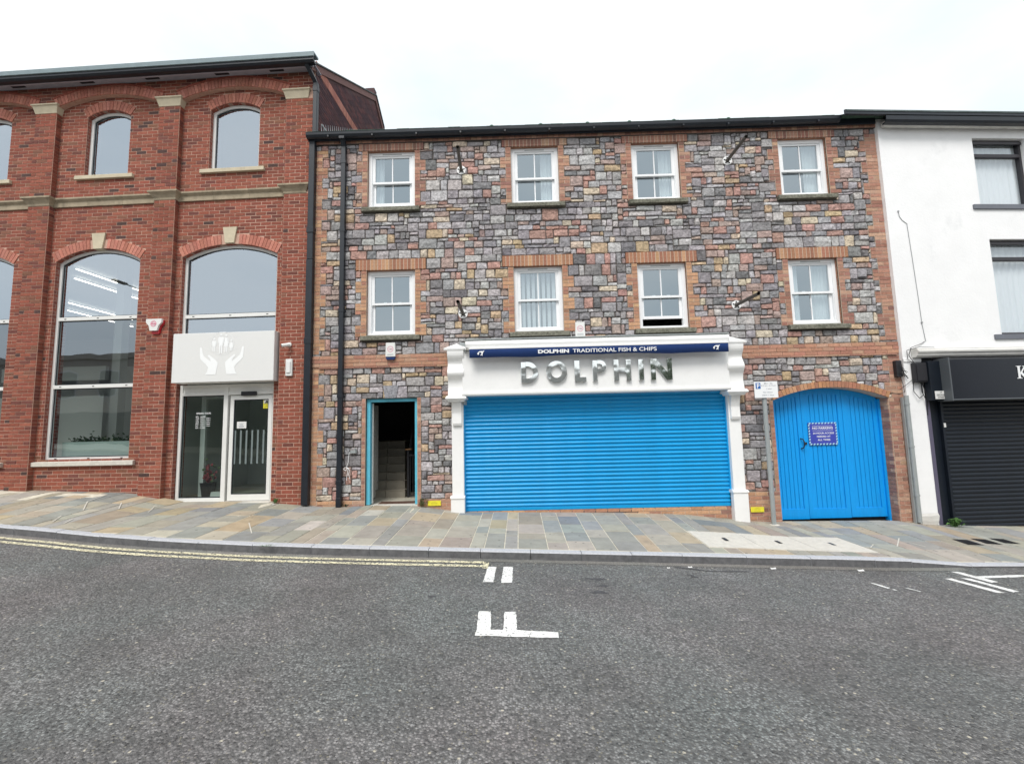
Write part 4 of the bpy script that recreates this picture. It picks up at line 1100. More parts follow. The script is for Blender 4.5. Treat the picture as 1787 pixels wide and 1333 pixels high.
# plinth courses, brick jambs of door and gate
for j in range(-10, 3):
    z = j * 2 * U; 
    brickrow(-4.15 + 9 * U if False else -3.9, DOOR['x0'] - .0, z, SALM, j) if z > -.1 else None
    brickrow(DOOR['x1'], -1.28, z, SALM, j) if z > -.16 else None
    brickrow(4.24, 4.93, z, SALM, j)
    brickrow(-1.05, 4.0, z - .095, SALM, j) if j < 1 and z > -.6 else None
block(-4.15, 7.46, -.9, 6 * U)
for j in range(3, 26):
    z = j * 2 * U
    brickrow(4.855, 4.93, z, SALM, j); block(4.855, 4.94, z, z + 2 * U)
for j in range(3, 29):
    z = j * 2 * U
    brickrow(DOOR['x0'] - 2 * U, DOOR['x0'], z, SALM, j); brickrow(DOOR['x1'], DOOR['x1'] + 2 * U, z, SALM, j); block(DOOR['x0'] - 2 * U, DOOR['x1'] + 2 * U, z, z + 2 * U)
block(DOOR['x0'] - 2 * U, DOOR['x1'] + 2 * U, 0, 58 * U)
# shopfront and gate voids
block(-1.225, 4.20, -.9, 3.05)
for i in range(NX):
    x = gx_(i) + U / 2
    for k in range(K0, NZ):
        z = (k + .5) * U
        if 4.93 < x < 7.145 and z < 2.5:
            h = arch_half(GA, z, .10)
            if h is not None and abs(x - GA['c']) < max(h, GA['hw'] if z <= GA['zs'] else 0): occ[i, k - K0] = True
# flat arch of the doorway: dressed key and long lintel stones
SC = [((.31, .295, .305), 5), ((.375, .358, .365), 4.6), ((.47, .455, .455), 3.0), ((.175, .168, .175), 1.0), ((.24, .23, .237), 2.0), ((.45, .275, .235), 2.8), ((.42, .32, .285), 3.0), ((.50, .375, .245), 1.15), ((.60, .51, .40), 1.2), ((.48, .46, .455), 1.6)]
def stone_mesh(x0, x1, z0, z1, col, amp=1.0, poly=None):
    """rock-faced block: bevelled outline, bulging chipped face"""
    w = x1 - x0; h = z1 - z0; g = R.uniform(.005, .0095)
    nx = 5 if w > .2 else (4 if w > .1 else 3); nz = 4 if h > .12 else 3
    x0 += g; x1 -= g; z0 += g; z1 -= g; w = x1 - x0; h = z1 - z0
    bulge = R.uniform(.008, .026) * amp * min(1, h / .1); sx = R.uniform(-.012, .012) * amp; sz = R.uniform(-.010, .014) * amp
    jc = [[R.uniform(-.0085, .0085) for _ in range(2)] for _ in range(4)]
    v = []; base = -.002
    e = min(.012, w * .16, h * .16)
    us = [0, e / w] + [e / w + (1 - 2 * e / w) * i / (nx - 2) for i in range(1, nx - 2)] + [1 - e / w, 1]
    ws = [0, e / h] + [e / h + (1 - 2 * e / h) * i / (nz - 2) for i in range(1, nz - 2)] + [1 - e / h, 1]
    NXX, NZZ = len(us), len(ws)
    for b in range(NZZ):
        for a in range(NXX):
            u, q = us[a], ws[b]
            jx = (jc[0][0] * (1 - u) + jc[1][0] * u) * (1 - q) + (jc[2][0] * (1 - u) + jc[3][0] * u) * q
            jz = (jc[0][1] * (1 - u) + jc[1][1] * u) * (1 - q) + (jc[2][1] * (1 - u) + jc[3][1] * u) * q
            edge = a in (0, NXX - 1) or b in (0, NZZ - 1); corner = a in (0, NXX - 1) and b in (0, NZZ - 1)
            inset_x = inset_z = 0
            if corner: inset_x = (.008 if a == 0 else -.008); inset_z = (.006 if b == 0 else -.006)
            y = base - (0 if edge else (.006 + bulge * (.45 + .55 * math.sin(math.pi * u) * math.sin(math.pi * q)) + sx * (u - .5) + sz * (q - .5) + R.uniform(-.010, .010) * amp))
            xx = x0 + w * u + jx + inset_x + (0 if edge else R.uniform(-.25, .25) * w / NXX * .5); zz = z0 + h * q + jz + inset_z + (0 if edge else R.uniform(-.25, .25) * h / NZZ * .5)
            v.append((xx, min(y, base), zz))
    F = []
    for b in range(NZZ - 1):
        for a in range(NXX - 1):
            i = b * NXX + a
            if R.random() < .5: F += [(i, i + 1, i + NXX + 1), (i, i + NXX + 1, i + NXX)]
            else: F += [(i, i + 1, i + NXX), (i + 1, i + NXX + 1, i + NXX)]
    per = [a for a in range(NXX)] + [b * NXX + NXX - 1 for b in range(1, NZZ)] + [(NZZ - 1) * NXX + a for a in range(NXX - 2, -1, -1)] + [b * NXX for b in range(NZZ - 2, 0, -1)]
    n0 = len(v)
    for i in per: v.append((v[i][0], .03, v[i][2]))
    m = len(per)
    for i in range(m): j = (i + 1) % m; F.append((per[j], per[i], n0 + i, n0 + j))
    mb = MB(); mb.add(v, F, col, False); return mb
def stone_col(x, z):
    c = pick(SC)
    return c
blocks = []
free = ~occ
used = occ.copy()
WD = [3, 3, 4, 5, 5, 6, 7, 7, 8, 9]; 
for k in range(NZ - K0):
    for i in range(NX):
        if used[i, k]: continue
        run = 0
        while i + run < NX and not used[i + run, k] and run < 12: run += 1
        w = R.choice(WD)
        big = R.random()
        if big < .07: w = R.choice([9, 10, 11])
        if run - w < 2: w = run if run <= 10 else run // 2
        w = min(w, run)
        h = R.choice([2, 3, 3, 4, 4, 4, 5]) if big > .07 else R.choice([5, 6, 6])
        if big > .93: h = R.choice([1, 2]); 
        if w <= 3 and h > 4: h = 4
        if i > 0 and R.random() < .72:
            tl = k
            while tl < NZ - K0 and used[i - 1, tl]: tl += 1
            if 2 <= tl - k <= 6: h = tl - k
        hh = 0
        while hh < h and k + hh < NZ - K0 and not used[i:i + w, k + hh].any(): hh += 1
        # avoid leaving one-unit slits above
        if k + hh < NZ - K0 and hh >= 2:
            nxt = used[i:i + w, k + hh:k + hh + 2]
            if nxt.shape[1] == 2 and not nxt[:, 0].any() and nxt[:, 1].all(): hh += 1
        hh = max(hh, 1)
        used[i:i + w, k:k + hh] = True
        blocks.append((gx_(i), gx_(i + w), (k + K0) * U, (k + K0 + hh) * U))
def bsize(b):
    c = Vector(((b[0] + b[1]) / 2, 0, (b[2] + b[3]) / 2)); d = (c - CAMP).length
    return (b[1] - b[0]) * (b[3] - b[2]) / d ** 2
blocks.sort(key=bsize, reverse=True)
mass = MB()
for i, b in enumerate(blocks):
    s_ = stone_mesh(*b, stone_col(b[0], b[2]))
    if i < 300: s_.build('stone', MT['stone'], SB)
    else: mass.add(s_.v, s_.f, s_.c[0])
mass.build('stonework', MT['stone'], SB, kind='stuff')
mb = MB(); mb.prism([(-2.60, 58 * U + .004), (-2.38, 58 * U + .004), (-2.34, 2.42), (-2.64, 2.42)], -.04, .05, (.30, .30, .325)); mb.build('keystone', MT['stone'], SB)
# gate arch bricks and the brick side of its opening
voussoirs(SB, GA, 0, .115, [((.46, .24, .13), 3), ((.40, .19, .12), 3), ((.52, .29, .17), 1)], MT['brick'], out=.028, bw=.072, name='arch_brick')
mb = MB(); th = math.asin(GA['hw'] / GA['r'])
mb.ring(arch_pts(GA, 20, .113), arch_pts(GA, 20, .002), -.018, .05, (.5, .4, .3)); mb.build('arch_mortar', bpy.data.materials['lintel_mortar'], SB)
mb = MB(); reveal(mb, dict(GATE, x1=7.145), .0, .33, (.45, .36, .28)); mb.build('gate_reveal', bpy.data.materials['lintel_mortar'], SB)
mb = MB()
for k in range(-10, 26):
    z = k * 2 * U
    if z < -.75: continue
    ys = [0.0, .11, .215] if k % 2 else [0.0, .215]
    for a, b in zip(ys[:-1], ys[1:]): mb.box(7.131, 7.146, a + .003, b - .003, z + .0045, z + 2 * U - .0045, pick(SALM), skip='r')
mb.build('gate_side_bricks', MT['brick'], SB, kind='stuff')
bq.finish(MT['brick'], 'brickwork')
qm.build('brick_mortar', bpy.data.materials['lintel_mortar'], SB, kind='stuff')
# eaves: corbel course, soffit, gutter, roof
mb = MB()
n = int((SX1 - SX0) / .1125)
for i in range(n):
    a = SX0 + (SX1 - SX0) * i / n; b = SX0 + (SX1 - SX0) * (i + 1) / n
    mb.box(a + .004, b - .004, -.045 - R.uniform(0, .004), .02, 7.475, 7.535, pick(SALM))
    mb.box(a + .004, b - .004, -.02, .02, 7.54, 7.60, pick(SALM))
mb.build('eaves_bricks', MT['brick'], SB, kind='stuff')
mb = MB(); mb.box(SX0 - .02, SX1 + .02, -.035, .3, 7.465, 7.62); mb.build('eaves_mortar', MT['mortar_dark'], SB)
mb = MB(); mb.box(SX0 - .06, SX1 - .05, -.115, -.09, 7.50, 7.63); mb.box(SX0 - .06, SX1 - .05, -.11, .0, 7.535, 7.545); mb.build('fascia_board', MT['blackpvc'], SB)
mb = MB(); P = [(-.117, 7.52), (-.16, 7.515), (-.20, 7.53), (-.225, 7.57), (-.23, 7.615), (-.235, 7.625), (-.22, 7.63), (-.215, 7.575), (-.19, 7.54), (-.117, 7.535)]
mb.prism(P, SX0 - .06, 6.62, axis='x'); gt = mb.build('gutter', MT['blackpvc'], SB)
for i in range(12): xx = SX0 + .4 + i * .9; mb = MB(); mb.box(xx - .015, xx + .015, -.237, -.115, 7.51, 7.545); mb.build('gutter_bracket', MT['blackpvc'], SB)
mb = MB()
mb.face([(SX0 - .02, -.20, 7.635), (SX1, -.20, 7.635), (SX1, 4.6, 10.3), (SX0 - .02, 4.6, 10.3)]); mb.face([(SX0, 4.6, 10.3), (SX1, 4.6, 10.3), (SX1, 9.2, 7.6), (SX0, 9.2, 7.6)])
roof = mb.build('roof', MT['slate'], SB)
mb = MB(); x = SX0 - .02
while x < SX1 - .1:
    w = .26; mb.box(x + .003, x + w - .003, -.215 + R.uniform(-.008, .004), -.05, 7.628, 7.642 + R.uniform(0, .006)); x += w
mb.build('slate_edge', MT['moss'], roof)
for x in (-.4, .6, 1.55, 2.4, 3.3, 4.4):
    mb = MB(); mb.lathe((x, -.16, 7.645), [(.045, 0), (.05, .02), (.035, .04), (.01, .05)], 8); mb.build('moss_tuft', MT['moss'], roof)
# back and side shell, floors
mb = MB(); mb.face([(SX0, 9, -.9), (SX1, 9, -.9), (SX1, 9, 7.6), (SX0, 9, 7.6)]); mb.face([(SX0, .33, -.9), (SX0, 9, -.9), (SX0, 9, 7.6), (SX0, .33, 7.6)]); mb.face([(SX1, .33, -.9), (SX1, 9, -.9), (SX1, 9, 7.6), (SX1, .33, 7.6)])
mb.face([(SX0, 0.33, 2.85), (SX1, .33, 2.85), (SX1, 9, 2.85), (SX0, 9, 2.85)]); mb.face([(SX0, .33, 5.3), (SX1, .33, 5.3), (SX1, 9, 5.3), (SX0, 9, 5.3)]); mb.face([(SX0, .33, 7.6), (SX1, .33, 7.6), (SX1, 9, 7.6), (SX0, 9, 7.6)])
for x in (-1.2, 1.7, 4.4):
    mb.face([(x, .33, 2.86), (x, 4, 2.86), (x, 4, 7.6), (x, .33, 7.6)])
mb.face([(SX0, 4, 2.86), (SX1, 4, 2.86), (SX1, 4, 7.6), (SX0, 4, 7.6)])
mb.build('room_lining', MT['interior'], SB)
mb = MB(); mb.face([(SX0, 9, -.9), (SX1, 9, -.9)] + [(SX1, 9, 7.6), (SX0, 9, 7.6)]); 
for o in WIN:
    xx0, xx1 = o['x0'] - .10, o['x1'] + .10
    mb = MB(); z = o['z0']
    mb.prism([(-.085, z - .085), (-.08, z - .012), (-.07, z), (.10, z + .045), (.30, z + .045), (.30, z - .085)], xx0, xx1, axis='x'); mb.build('sill', MT['oldsill'], SB)
# ------------------------------------------------------------------ sash windows
def sash(o, raised=0.0, frac=.46, cur=None, vent=False):
    x0, x1, z0, z1 = o['x0'] + .002, o['x1'] - .002, o['z0'] + .046, o['z1'] - .002
    f = MB(); y = .066; fw = .068
    rect = lambda d0, d1=None: [(x0 + d0, z0 + (d1 if d1 is not None else d0)), (x0 + d0, z1 - d0), (x1 - d0, z1 - d0), (x1 - d0, z0 + (d1 if d1 is not None else d0))]
    f.ring(rect(0), rect(fw, .03), y, y + .12, closed=True)
    f.box(x0 + fw, x0 + fw + .012, y + .02, y + .12, z0 + .03, z1 - fw); f.box(x1 - fw - .012, x1 - fw, y + .02, y + .12, z0 + .03, z1 - fw)
    w = f.build('window', MT['upvc'], SB)
    X0, X1 = x0 + fw + .012, x1 - fw - .012; zm_ = z0 + (z1 - z0) * frac
    # upper sash (outer plane), lower sash (inner plane)
    def leaf(a, b, yy, name, rail_lo=.05, rail_hi=.045, st=.052):
        g = MB(); O = [(X0, a), (X0, b), (X1, b), (X1, a)]; I = [(X0 + st, a + rail_lo), (X0 + st, b - rail_hi), (X1 - st, b - rail_hi), (X1 - st, a + rail_lo)]
        g.ring(O, I, yy, yy + .04, closed=True); c = (X0 + X1) / 2
        g.box(c - .011, c + .011, yy + .008, yy + .035, a + rail_lo, b - rail_hi)
        s_ = g.build(name, MT['upvc'], w)
        for xa, xb in ((X0 + st, c - .011), (c + .011, X1 - st)):
            p = MB(); p.face([(xa, yy + .02, a + rail_lo), (xb, yy + .02, a + rail_lo), (xb, yy + .02, b - rail_hi), (xa, yy + .02, b - rail_hi)]); p.build('pane', G_SASH, w)
    leaf(zm_ - .02, z1 - fw, y + .022, 'upper_sash', .042, .04)
    leaf(z0 + .032 + raised, zm_ + .02 + raised * .0 + .012, y + .068, 'lower_sash', .055, .045)
    h = MB(); h.box(x0 - .0, x1 + .0, y - .012, y + .05, z0 - .012, z0 + .022, c=.003); h.build('window_sill', MT['upvc'], w)
    if vent:
        q = MB(); q.box((x0 + x1) / 2 - .2, (x0 + x1) / 2 + .2, y - .006, y + .004, z1 - .05, z1 - .032, c=.003); q.build('trickle_vent', MT['galv'], w)
    t = MB()
    for xx in (X0 + .26, X1 - .26): t.box(xx - .03, xx + .03, y + .055, y + .068, zm_ + .03, zm_ + .045)
    t.build('sash_catch', MT['upvc'], w)
    if raised > 0: pass
    yc = .235
    def drape(xa, xb, n, amp, mat, name, yb=yc, za=None, zb=None):
        g = MB(); za = za if za is not None else z0; zb = zb if zb is not None else z1; P = []
        for i in range(n * 4 + 1): t_ = i / (n * 4); P.append((xa + (xb - xa) * t_, yb + amp * math.sin(2 * math.pi * n * t_) + R.uniform(-.004, .004)))
        for (a, b) in zip(P[:-1], P[1:]): g.face([(a[0], a[1], za), (b[0], b[1], za), (b[0], b[1], zb), (a[0], a[1], zb)], None, True)
        g.build(name, mat, w)
    if cur == 'left': drape(x0, x0 + .28, 4, .02, MT['curtain'], 'curtain')
    if cur == 'right': drape(x1 - .36, x1, 5, .02, MT['curtain'], 'curtain')
    if cur == 'both': drape(x0, x0 + .30, 4, .02, MT['curtain'], 'curtain'); drape(x1 - .42, x1, 6, .02, MT['curtain'], 'curtain'); 
    if cur == 'blind':
        for i in range(9):
            g = MB(); xa = x0 + .05 + i * .103; g.face([(xa, yc, z0 + .05), (xa + .066, yc - .03, z0 + .05), (xa + .066, yc - .03, z1 - .04), (xa, yc, z1 - .04)]); g.build('blind_slat', MT['curtain'], w)
    if cur == 'half': drape(x0, x1, 10, .012, MT['curtain'], 'curtain', za=z0 + .72)
specs = [dict(raised=.035, cur='left', vent=True), dict(cur='right', vent=True), dict(cur='right', vent=True), dict(cur='right'), dict(), dict(cur='blind', vent=True), dict(raised=.16, vent=True), dict(cur='both', vent=True)]
for o, sp_ in zip(WIN, specs): sash(o, frac=.455 if o['row'] == 1 else .485, **sp_)
# ------------------------------------------------------------------ open doorway with stairs behind
d = MB(); X0, X1, Z1 = DOOR['x0'], DOOR['x1'], DOOR['z1']
d.box(X0 + .003, X0 + .075, .06, .17, .125, Z1 - .003, c=.004); d.box(X1 - .06, X1 - .003, .06, .17, .125, Z1 - .003, c=.004); d.box(X0 + .075, X1 - .06, .06, .17, Z1 - .065, Z1 - .003, c=.004)
d.build('door_frame', MT['bluedoor'], SB)
d = MB(); d.box(-3.13, -3.09, .36, 1.15, .14, Z1 - .08, c=.003); d.box(X0 + .0755, X0 + .10, .172, .20, .14, Z1 - .08); d.build('open_door', MT['cornice'], SB)
d = MB(); d.box(X0 - .1, X1 + .1, .0, .33, -.2, .118, c=.003); d.build('doorstep', MT['conc'], SB)
d = MB(); d.box(X0 + .2, X1 - .07, .19, .42, .118, .13); d.build('door_mat', M('coir_mat', (.09, .045, .03), .95), SB)
d = MB()
n = 0
for i in range(3):
    for j in range(3): d.box(-3.15 + .5 * i + .003, -3.15 + .5 * (i + 1) - .003, .34 + .5 * j, .34 + .5 * (j + 1) - .006, .05, .118)
d.build('hall_tile', MT['tile'], SB)
for k in range(7):
    d = MB(); za = .118 + .166 * k; yy = .98 + .22 * k; XR = -2.46 * (yy + 8.83) / 9.81
    d.box(-4.1, XR - .42, yy, yy + .22, za - .1, za + .162, c=.004); d.box(XR - .413, XR, yy, yy + .22, za - .1, za + .162, c=.004)
    d.box(-4.1, XR + .004, yy - .012, yy + .06, za + .150, za + .166, c=.003)
    d.build('stair_step', MT['steptile'], SB)
d = MB(); d.box(-4.1, -2.9, 2.5, 4.0, .118, 1.28); d.build('landing', MT['tile'], SB)
d = MB(); d.box(-2.42, -2.38, 1.0, 1.04, .118, 1.12); 
for k in range(8): xx = -2.40 - .02 * k; yy = 1.12 + .12 * k; d.box(xx - .008, xx + .008, yy - .008, yy + .008, .118 + .16 * k * .5, 1.08 + .08 * k)
for k in range(7): d.box(-2.36 + .06 * k, -2.346 + .06 * k, 1.0, 1.012, .14, 1.0)
d.box(-2.4, -1.9, .995, 1.02, .99, 1.02); d.box(-2.4, -1.9, .995, 1.02, .14, .17)
d.build('balustrade', MT['darkmetal'], SB)
d = MB(); d.box(-2.46, -2.32, .97, 1.09, 1.12, 1.15, c=.005); d.build('handrail', MT['wood'], SB)
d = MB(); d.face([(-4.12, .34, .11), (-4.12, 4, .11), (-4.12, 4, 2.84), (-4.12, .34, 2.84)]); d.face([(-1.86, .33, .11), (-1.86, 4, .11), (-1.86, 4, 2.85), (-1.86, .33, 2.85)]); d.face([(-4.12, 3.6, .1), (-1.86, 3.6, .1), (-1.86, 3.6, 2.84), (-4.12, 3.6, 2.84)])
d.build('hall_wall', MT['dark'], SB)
# downpipe on the stone front
d = MB(); px = -3.455
d.box(px - .045, px + .045, -.125, -.035, .30, 7.38, c=.006)
d.box(px - .05, px + .05, -.13, -.03, .12, .30, c=.006)
for z in (.55, 2.2, 3.9, 5.55, 7.0): d.box(px - .054, px + .054, -.131, -.025, z, z + .07, c=.004); d.box(px - .06, px + .06, -.045, -.012, z + .02, z + .05)
d.add([(px - .045, -.125, 7.36), (px + .045, -.125, 7.36), (px + .045, -.035, 7.36), (px - .045, -.035, 7.36), (px - .045, -.215, 7.53), (px + .045, -.215, 7.53), (px + .045, -.13, 7.53), (px - .045, -.13, 7.53)], [(0, 1, 5, 4), (1, 2, 6, 5), (2, 3, 7, 6), (3, 0, 4, 7)])
d.box(px - .055, px + .055, -.232, -.12, 7.47, 7.53, c=.004)
d.build('downpipe', MT['blackpvc'], SB)
# ------------------------------------------------------------------ SHOPFRONT
SF = T(empty('shopfront', (1.475, 0, -.1)), 'white painted shopfront with closed bright blue roller shutter between two white pilasters', 'shopfront')
def sb(m, name, mat, parent=SF, label=None):
    o = m.build(name, mat, parent, label)
    if parent is SF: o.location = (-1.475, 0, .1)
    return o
for i, (a, b, zb) in enumerate(((-1.285, -1.06, -.06), (4.01, 4.235, -.36))):
    m = MB(); m.box(a, b, -.12, .10, .0, 2.12, c=.006)
    m.box(a - .025, b + .01 if i == 0 else b + .025, -.15, .10, zb, .235, c=.005); m.prism([(-.152, .235), (-.165, .24), (-.165, .262), (-.125, .285), (.1, .285), (.1, .235)], a - .035, b + .015 if i == 0 else b + .035, axis='x')
    p = sb(m, 'pilaster', MT['whitepaint'])
    c = (a + b) / 2
    m = MB()     # small console below the capital
    prof = [(-.12, 1.62), (-.16, 1.61), (-.175, 1.65), (-.17, 1.75), (-.165, 1.85), (-.19, 1.95), (-.225, 2.05), (-.24, 2.10), (-.12, 2.10)]
    m.prism(prof, c - .085, c + .085, axis='x', sm=False)
    for k in range(6): xx = c - .07 + k * .028; m.prism([(y_ - .006, z_) for y_, z_ in prof[2:7]] + [(-.13, prof[6][1]), (-.13, prof[2][1])], xx - .004, xx + .004, axis='x')
    m.build('lower_console', MT['whitepaint'], p)
    m = MB()     # capital slab, scroll bracket and pyramid cap
    P0 = [(c - .205, -.36), (c + .205, -.36), (c + .205, .05), (c - .205, .05)]
    def frus(m, P, za, Q, zb_):
        A = [(x, y, za) for x, y in P]; B = [(x, y, zb_) for x, y in Q]
        for k in range(4): j = (k + 1) % 4; m.face([A[k], A[j], B[j], B[k]])
        m.face(B); m.face(A[::-1])
    gr = lambda d_: [(c - .165 - d_, -.30 - d_), (c + .165 + d_, -.30 - d_), (c + .165 + d_, .05), (c - .165 - d_, .05)]
    frus(m, gr(-.02), 2.06, gr(.0), 2.10); frus(m, gr(.02), 2.10, gr(.035), 2.125); frus(m, gr(.035), 2.125, gr(.01), 2.17)
    prof = []
    for t in range(25):
        z = 2.17 + (3.04 - 2.17) * t / 24; u = t / 24
        y = -.235 - .10 * math.exp(-((u - .50) / .13) ** 2) - .105 * (1 / (1 + math.exp(-(u - .80) * 28))) - .03 * math.exp(-((u) / .12) ** 2)
        prof.append((y, z))
    m.prism(prof + [(.05, 3.04), (.05, 2.17)], c - .155, c + .155, axis='x')
    for k in range(12):
        xx = c - .137 + k * .025
        m.prism([(y_ - .005, z_) for y_, z_ in prof[9:19]] + [(prof[18][0] + .02, prof[18][1]), (prof[9][0] + .02, prof[9][1])], xx - .0045, xx + .0045, axis='x')
    frus(m, gr(.05), 3.04, gr(.055), 3.075); 
    A = gr(.055); ap = (c, -.14, 3.20)
    for k in range(4): j = (k + 1) % 4; m.face([(*A[k], 3.075), (*A[j], 3.075), ap])
    m.build('scroll_bracket', MT['whitepaint'], p)
m = MB(); m.box(-1.045, 3.995, -.30, .0, 2.24, 3.02, c=.004); sb(m, 'fascia', MT['whitepaint'])
m = MB(); m.prism([(-.30, 2.16), (-.325, 2.165), (-.335, 2.185), (-.335, 2.215), (-.32, 2.235), (-.29, 2.24), (-.29, 2.17)], -1.05, 4.0, axis='x'); m.box(-1.05, 4.0, -.31, .0, 2.165, 2.18); sb(m, 'fascia_moulding', MT['whitepaint'])
rs = T(empty('roller_shutter', (-1.475, 0, .1), 0, SF))
ns = 28; zs0, zs1 = .035, 2.20; hs = (zs1 - zs0) / ns
sl = MB()
for (y0, z0), (y1, z1) in zip(*(lambda q: (q[:-1], q[1:]))([(.012 - .022 * math.sin(math.pi * min(1, t / .86)) if t < .86 else .014, hs * t) for t in [0, .08, .2, .34, .48, .62, .74, .86, .93, 1.0]])):
    sl.face([(-1.05, y0, z0), (4.0, y0, z0), (4.0, y1, z1), (-1.05, y1, z1)], None, True)
base = None
for i in range(ns):
    if base is None: base = sl.build('shutter_slat', MT['bluesh'], rs); o = base
    else: o = bpy.data.objects.new('shutter_slat', base.data); COL.objects.link(o); o.parent = rs
    o.location = (0, 0, zs0 + hs * i)
m = MB(); m.box(-1.05, 4.0, -.006, .03, -.045, .035, c=.004); m.build('bottom_rail', MT['bluesh'], rs)
for a_, b_ in ((-1.062, -1.035), (3.985, 4.012)): m = MB(); m.box(a_, b_, -.03, .05, -.05, 2.2); m.build('guide_rail', MT['bluesh'], rs)
m = MB(); m.face([(-1.06, .05, -.9), (4.01, .05, -.9), (4.01, .05, 2.9), (-1.06, .05, 2.9)]); sb(m, 'backing', MT['dark'])
m = MB(); m.box(.68, 2.24, -.012, -.002, -.135, -.05); sb(m, 'threshold_gap_shade', MT['dark'])  # solid dark strip standing in for the shade inside a low opening
m = MB(); m.lathe((-1.02, -.16, 2.04), [(.035, 0), (.035, .03), (.02, .06)], 12, axis='y'); m.box(-1.06, -.99, -.13, -.1, 2.0, 2.08); o = m.build('key_switch', MT['galv']); T(o, 'small round silver shutter switch at the top left corner of the blue roller shutter', 'switch')
# awning
AW = T(empty('awning', (1.5, -.3, 3.0)), 'rolled up shop awning with white cassette and navy valance lettered in white', 'awning')
def ab(m, name, mat, parent=AW):
    o = m.build(name, mat, parent)
    if parent is AW: o.location = (-1.5, .3, -3.0)
    return o
m = MB(); m.prism([(-.05, 3.03), (-.40, 3.03), (-.455, 3.06), (-.47, 3.12), (-.455, 3.175), (-.42, 3.19), (-.05, 3.20)], -.96, 3.965, axis='x'); cas = ab(m, 'cassette', MT['whitepaint'])
m = MB(); m.prism([(-.03, 3.205), (-.43, 3.196), (-.45, 3.205), (-.45, 3.222), (-.03, 3.235)], -.975, 3.975, axis='x'); ab(m, 'cover_strip', MT['galv'])
m = MB(); N = 90
def vy(x): return -.492 + .006 * math.sin(x * 2.3) + .003 * math.sin(x * 9)
def vz(x): return 2.862 - .012 * math.sin((x + .9) * 1.9) - .006 * math.sin(x * 5.1)
for i in range(N):
    a = -.885 + 4.81 * i / N; b = -.885 + 4.81 * (i + 1) / N
    m.add([(a, vy(a), vz(a)), (b, vy(b), vz(b)), (b, -.488, 3.028), (a, -.488, 3.028), (a, vy(a) + .004, vz(a)), (b, vy(b) + .004, vz(b)), (b, -.484, 3.028), (a, -.484, 3.028)], [(0, 1, 2, 3), (7, 6, 5, 4), (0, 4, 5, 1)], None, True)
ab(m, 'valance', MT['navy'])
m = MB(); m.box(-.90, 3.94, -.495, -.40, 3.018, 3.045, c=.004); ab(m, 'front_bar', MT['whitepaint'])
m = MB(); m.text('DOLPHIN', .395, -.506, 2.905, w=.575, h=.072, bold=.045, align='l'); m.text('TRADITIONAL FISH & CHIPS', 1.04, -.506, 2.905, w=1.555, h=.072, bold=.012)
ab(m, 'lettering', MT['textwhite'])
def fish(cx, cz, s, f):
    m = MB()
    P = [(-1, -.1), (-.8, .35), (-.4, .7), (.1, .8), (.45, .75), (1.0, .98), (.78, .55), (.62, .35), (.58, 0), (.42, -.4), (.45, -.95), (.2, -.62), (-.15, -.75), (-.1, -.5), (.15, -.3), (.2, .0), (.0, .3), (-.35, .35), (-.55, .1), (-.5, -.35), (-.75, -.55)]
    m.face([(cx + f * s * x, -.506, cz + s * .8 * z) for x, z in P]); ab(m, 'leaping_dolphin_motif', MT['textwhite'])
fish(-.67, 2.935, .068, 1); fish(3.70, 2.935, .066, 1)
m = MB()
for k in range(4): m.tube([(-1.12 + .03 * k, -.05, 3.26 - .03 * k), (-1.05 + .03 * k, -.28, 3.12 - .04 * k), (-.97, -.40, 3.02 - .02 * k)], .007, 5)
m.box(-1.10, -.98, -.24, -.02, 3.02, 3.20); ab(m, 'arm_bracket', MT['galv'])
# metal letters
LT = T(empty('shop_name_letters', (1.49, -.3, 2.37)), 'large polished metal letters spelling DOLPHIN fixed to the white fascia', 'sign lettering')
def lt(m, nm):
    o = m.build('letter', MT['chrome'], LT); o.location = (-1.49, .3, -2.37)
ZB, ZT = 2.375, 2.775; YF, YK = -.352, -.312
def arcp(cx, cz, rx, rz, a0, a1, n): return [(cx + rx * math.cos(math.radians(a0 + (a1 - a0) * i / n)), cz + rz * math.sin(math.radians(a0 + (a1 - a0) * i / n))) for i in range(n + 1)]
zc = (ZB + ZT) / 2
m = MB(); m.box(.07, .16, YF, YK, ZB, ZT, c=.004)
m.ring([(.16, ZT)] + arcp(.19, zc, .20, .20, 90, -90, 20) + [(.16, ZB)], [(.16, ZT - .085)] + arcp(.19, zc, .115, .115, 90, -90, 20) + [(.16, ZB + .085)], YF, YK); lt(m, 'D')
m = MB(); m.ring(arcp(.74, zc, .195, .205, 0, 360, 36)[:-1], arcp(.74, zc, .105, .115, 0, 360, 36)[:-1], YF, YK, closed=True); lt(m, 'O')
m = MB(); m.prism([(1.08, ZB), (1.295, ZB), (1.295, ZB + .085), (1.175, ZB + .085), (1.175, ZT), (1.08, ZT)], YF, YK); lt(m, 'L')
m = MB(); m.box(1.42, 1.51, YF, YK, ZB, ZT, c=.004); pc = ZT - .118
m.ring([(1.51, ZT)] + arcp(1.55, pc, .128, .118, 90, -90, 16) + [(1.51, pc - .118)], [(1.51, ZT - .07)] + arcp(1.55, pc, .055, .048, 90, -90, 16) + [(1.51, pc - .048)], YF, YK); lt(m, 'P')
m = MB(); m.prism([(1.82, ZB), (1.91, ZB), (1.91, zc - .045), (2.05, zc - .045), (2.05, ZB), (2.14, ZB), (2.14, ZT), (2.05, ZT), (2.05, zc + .045), (1.91, zc + .045), (1.91, ZT), (1.82, ZT)], YF, YK); lt(m, 'H')
m = MB(); m.box(2.285, 2.38, YF, YK, ZB, ZT, c=.004); lt(m, 'I')
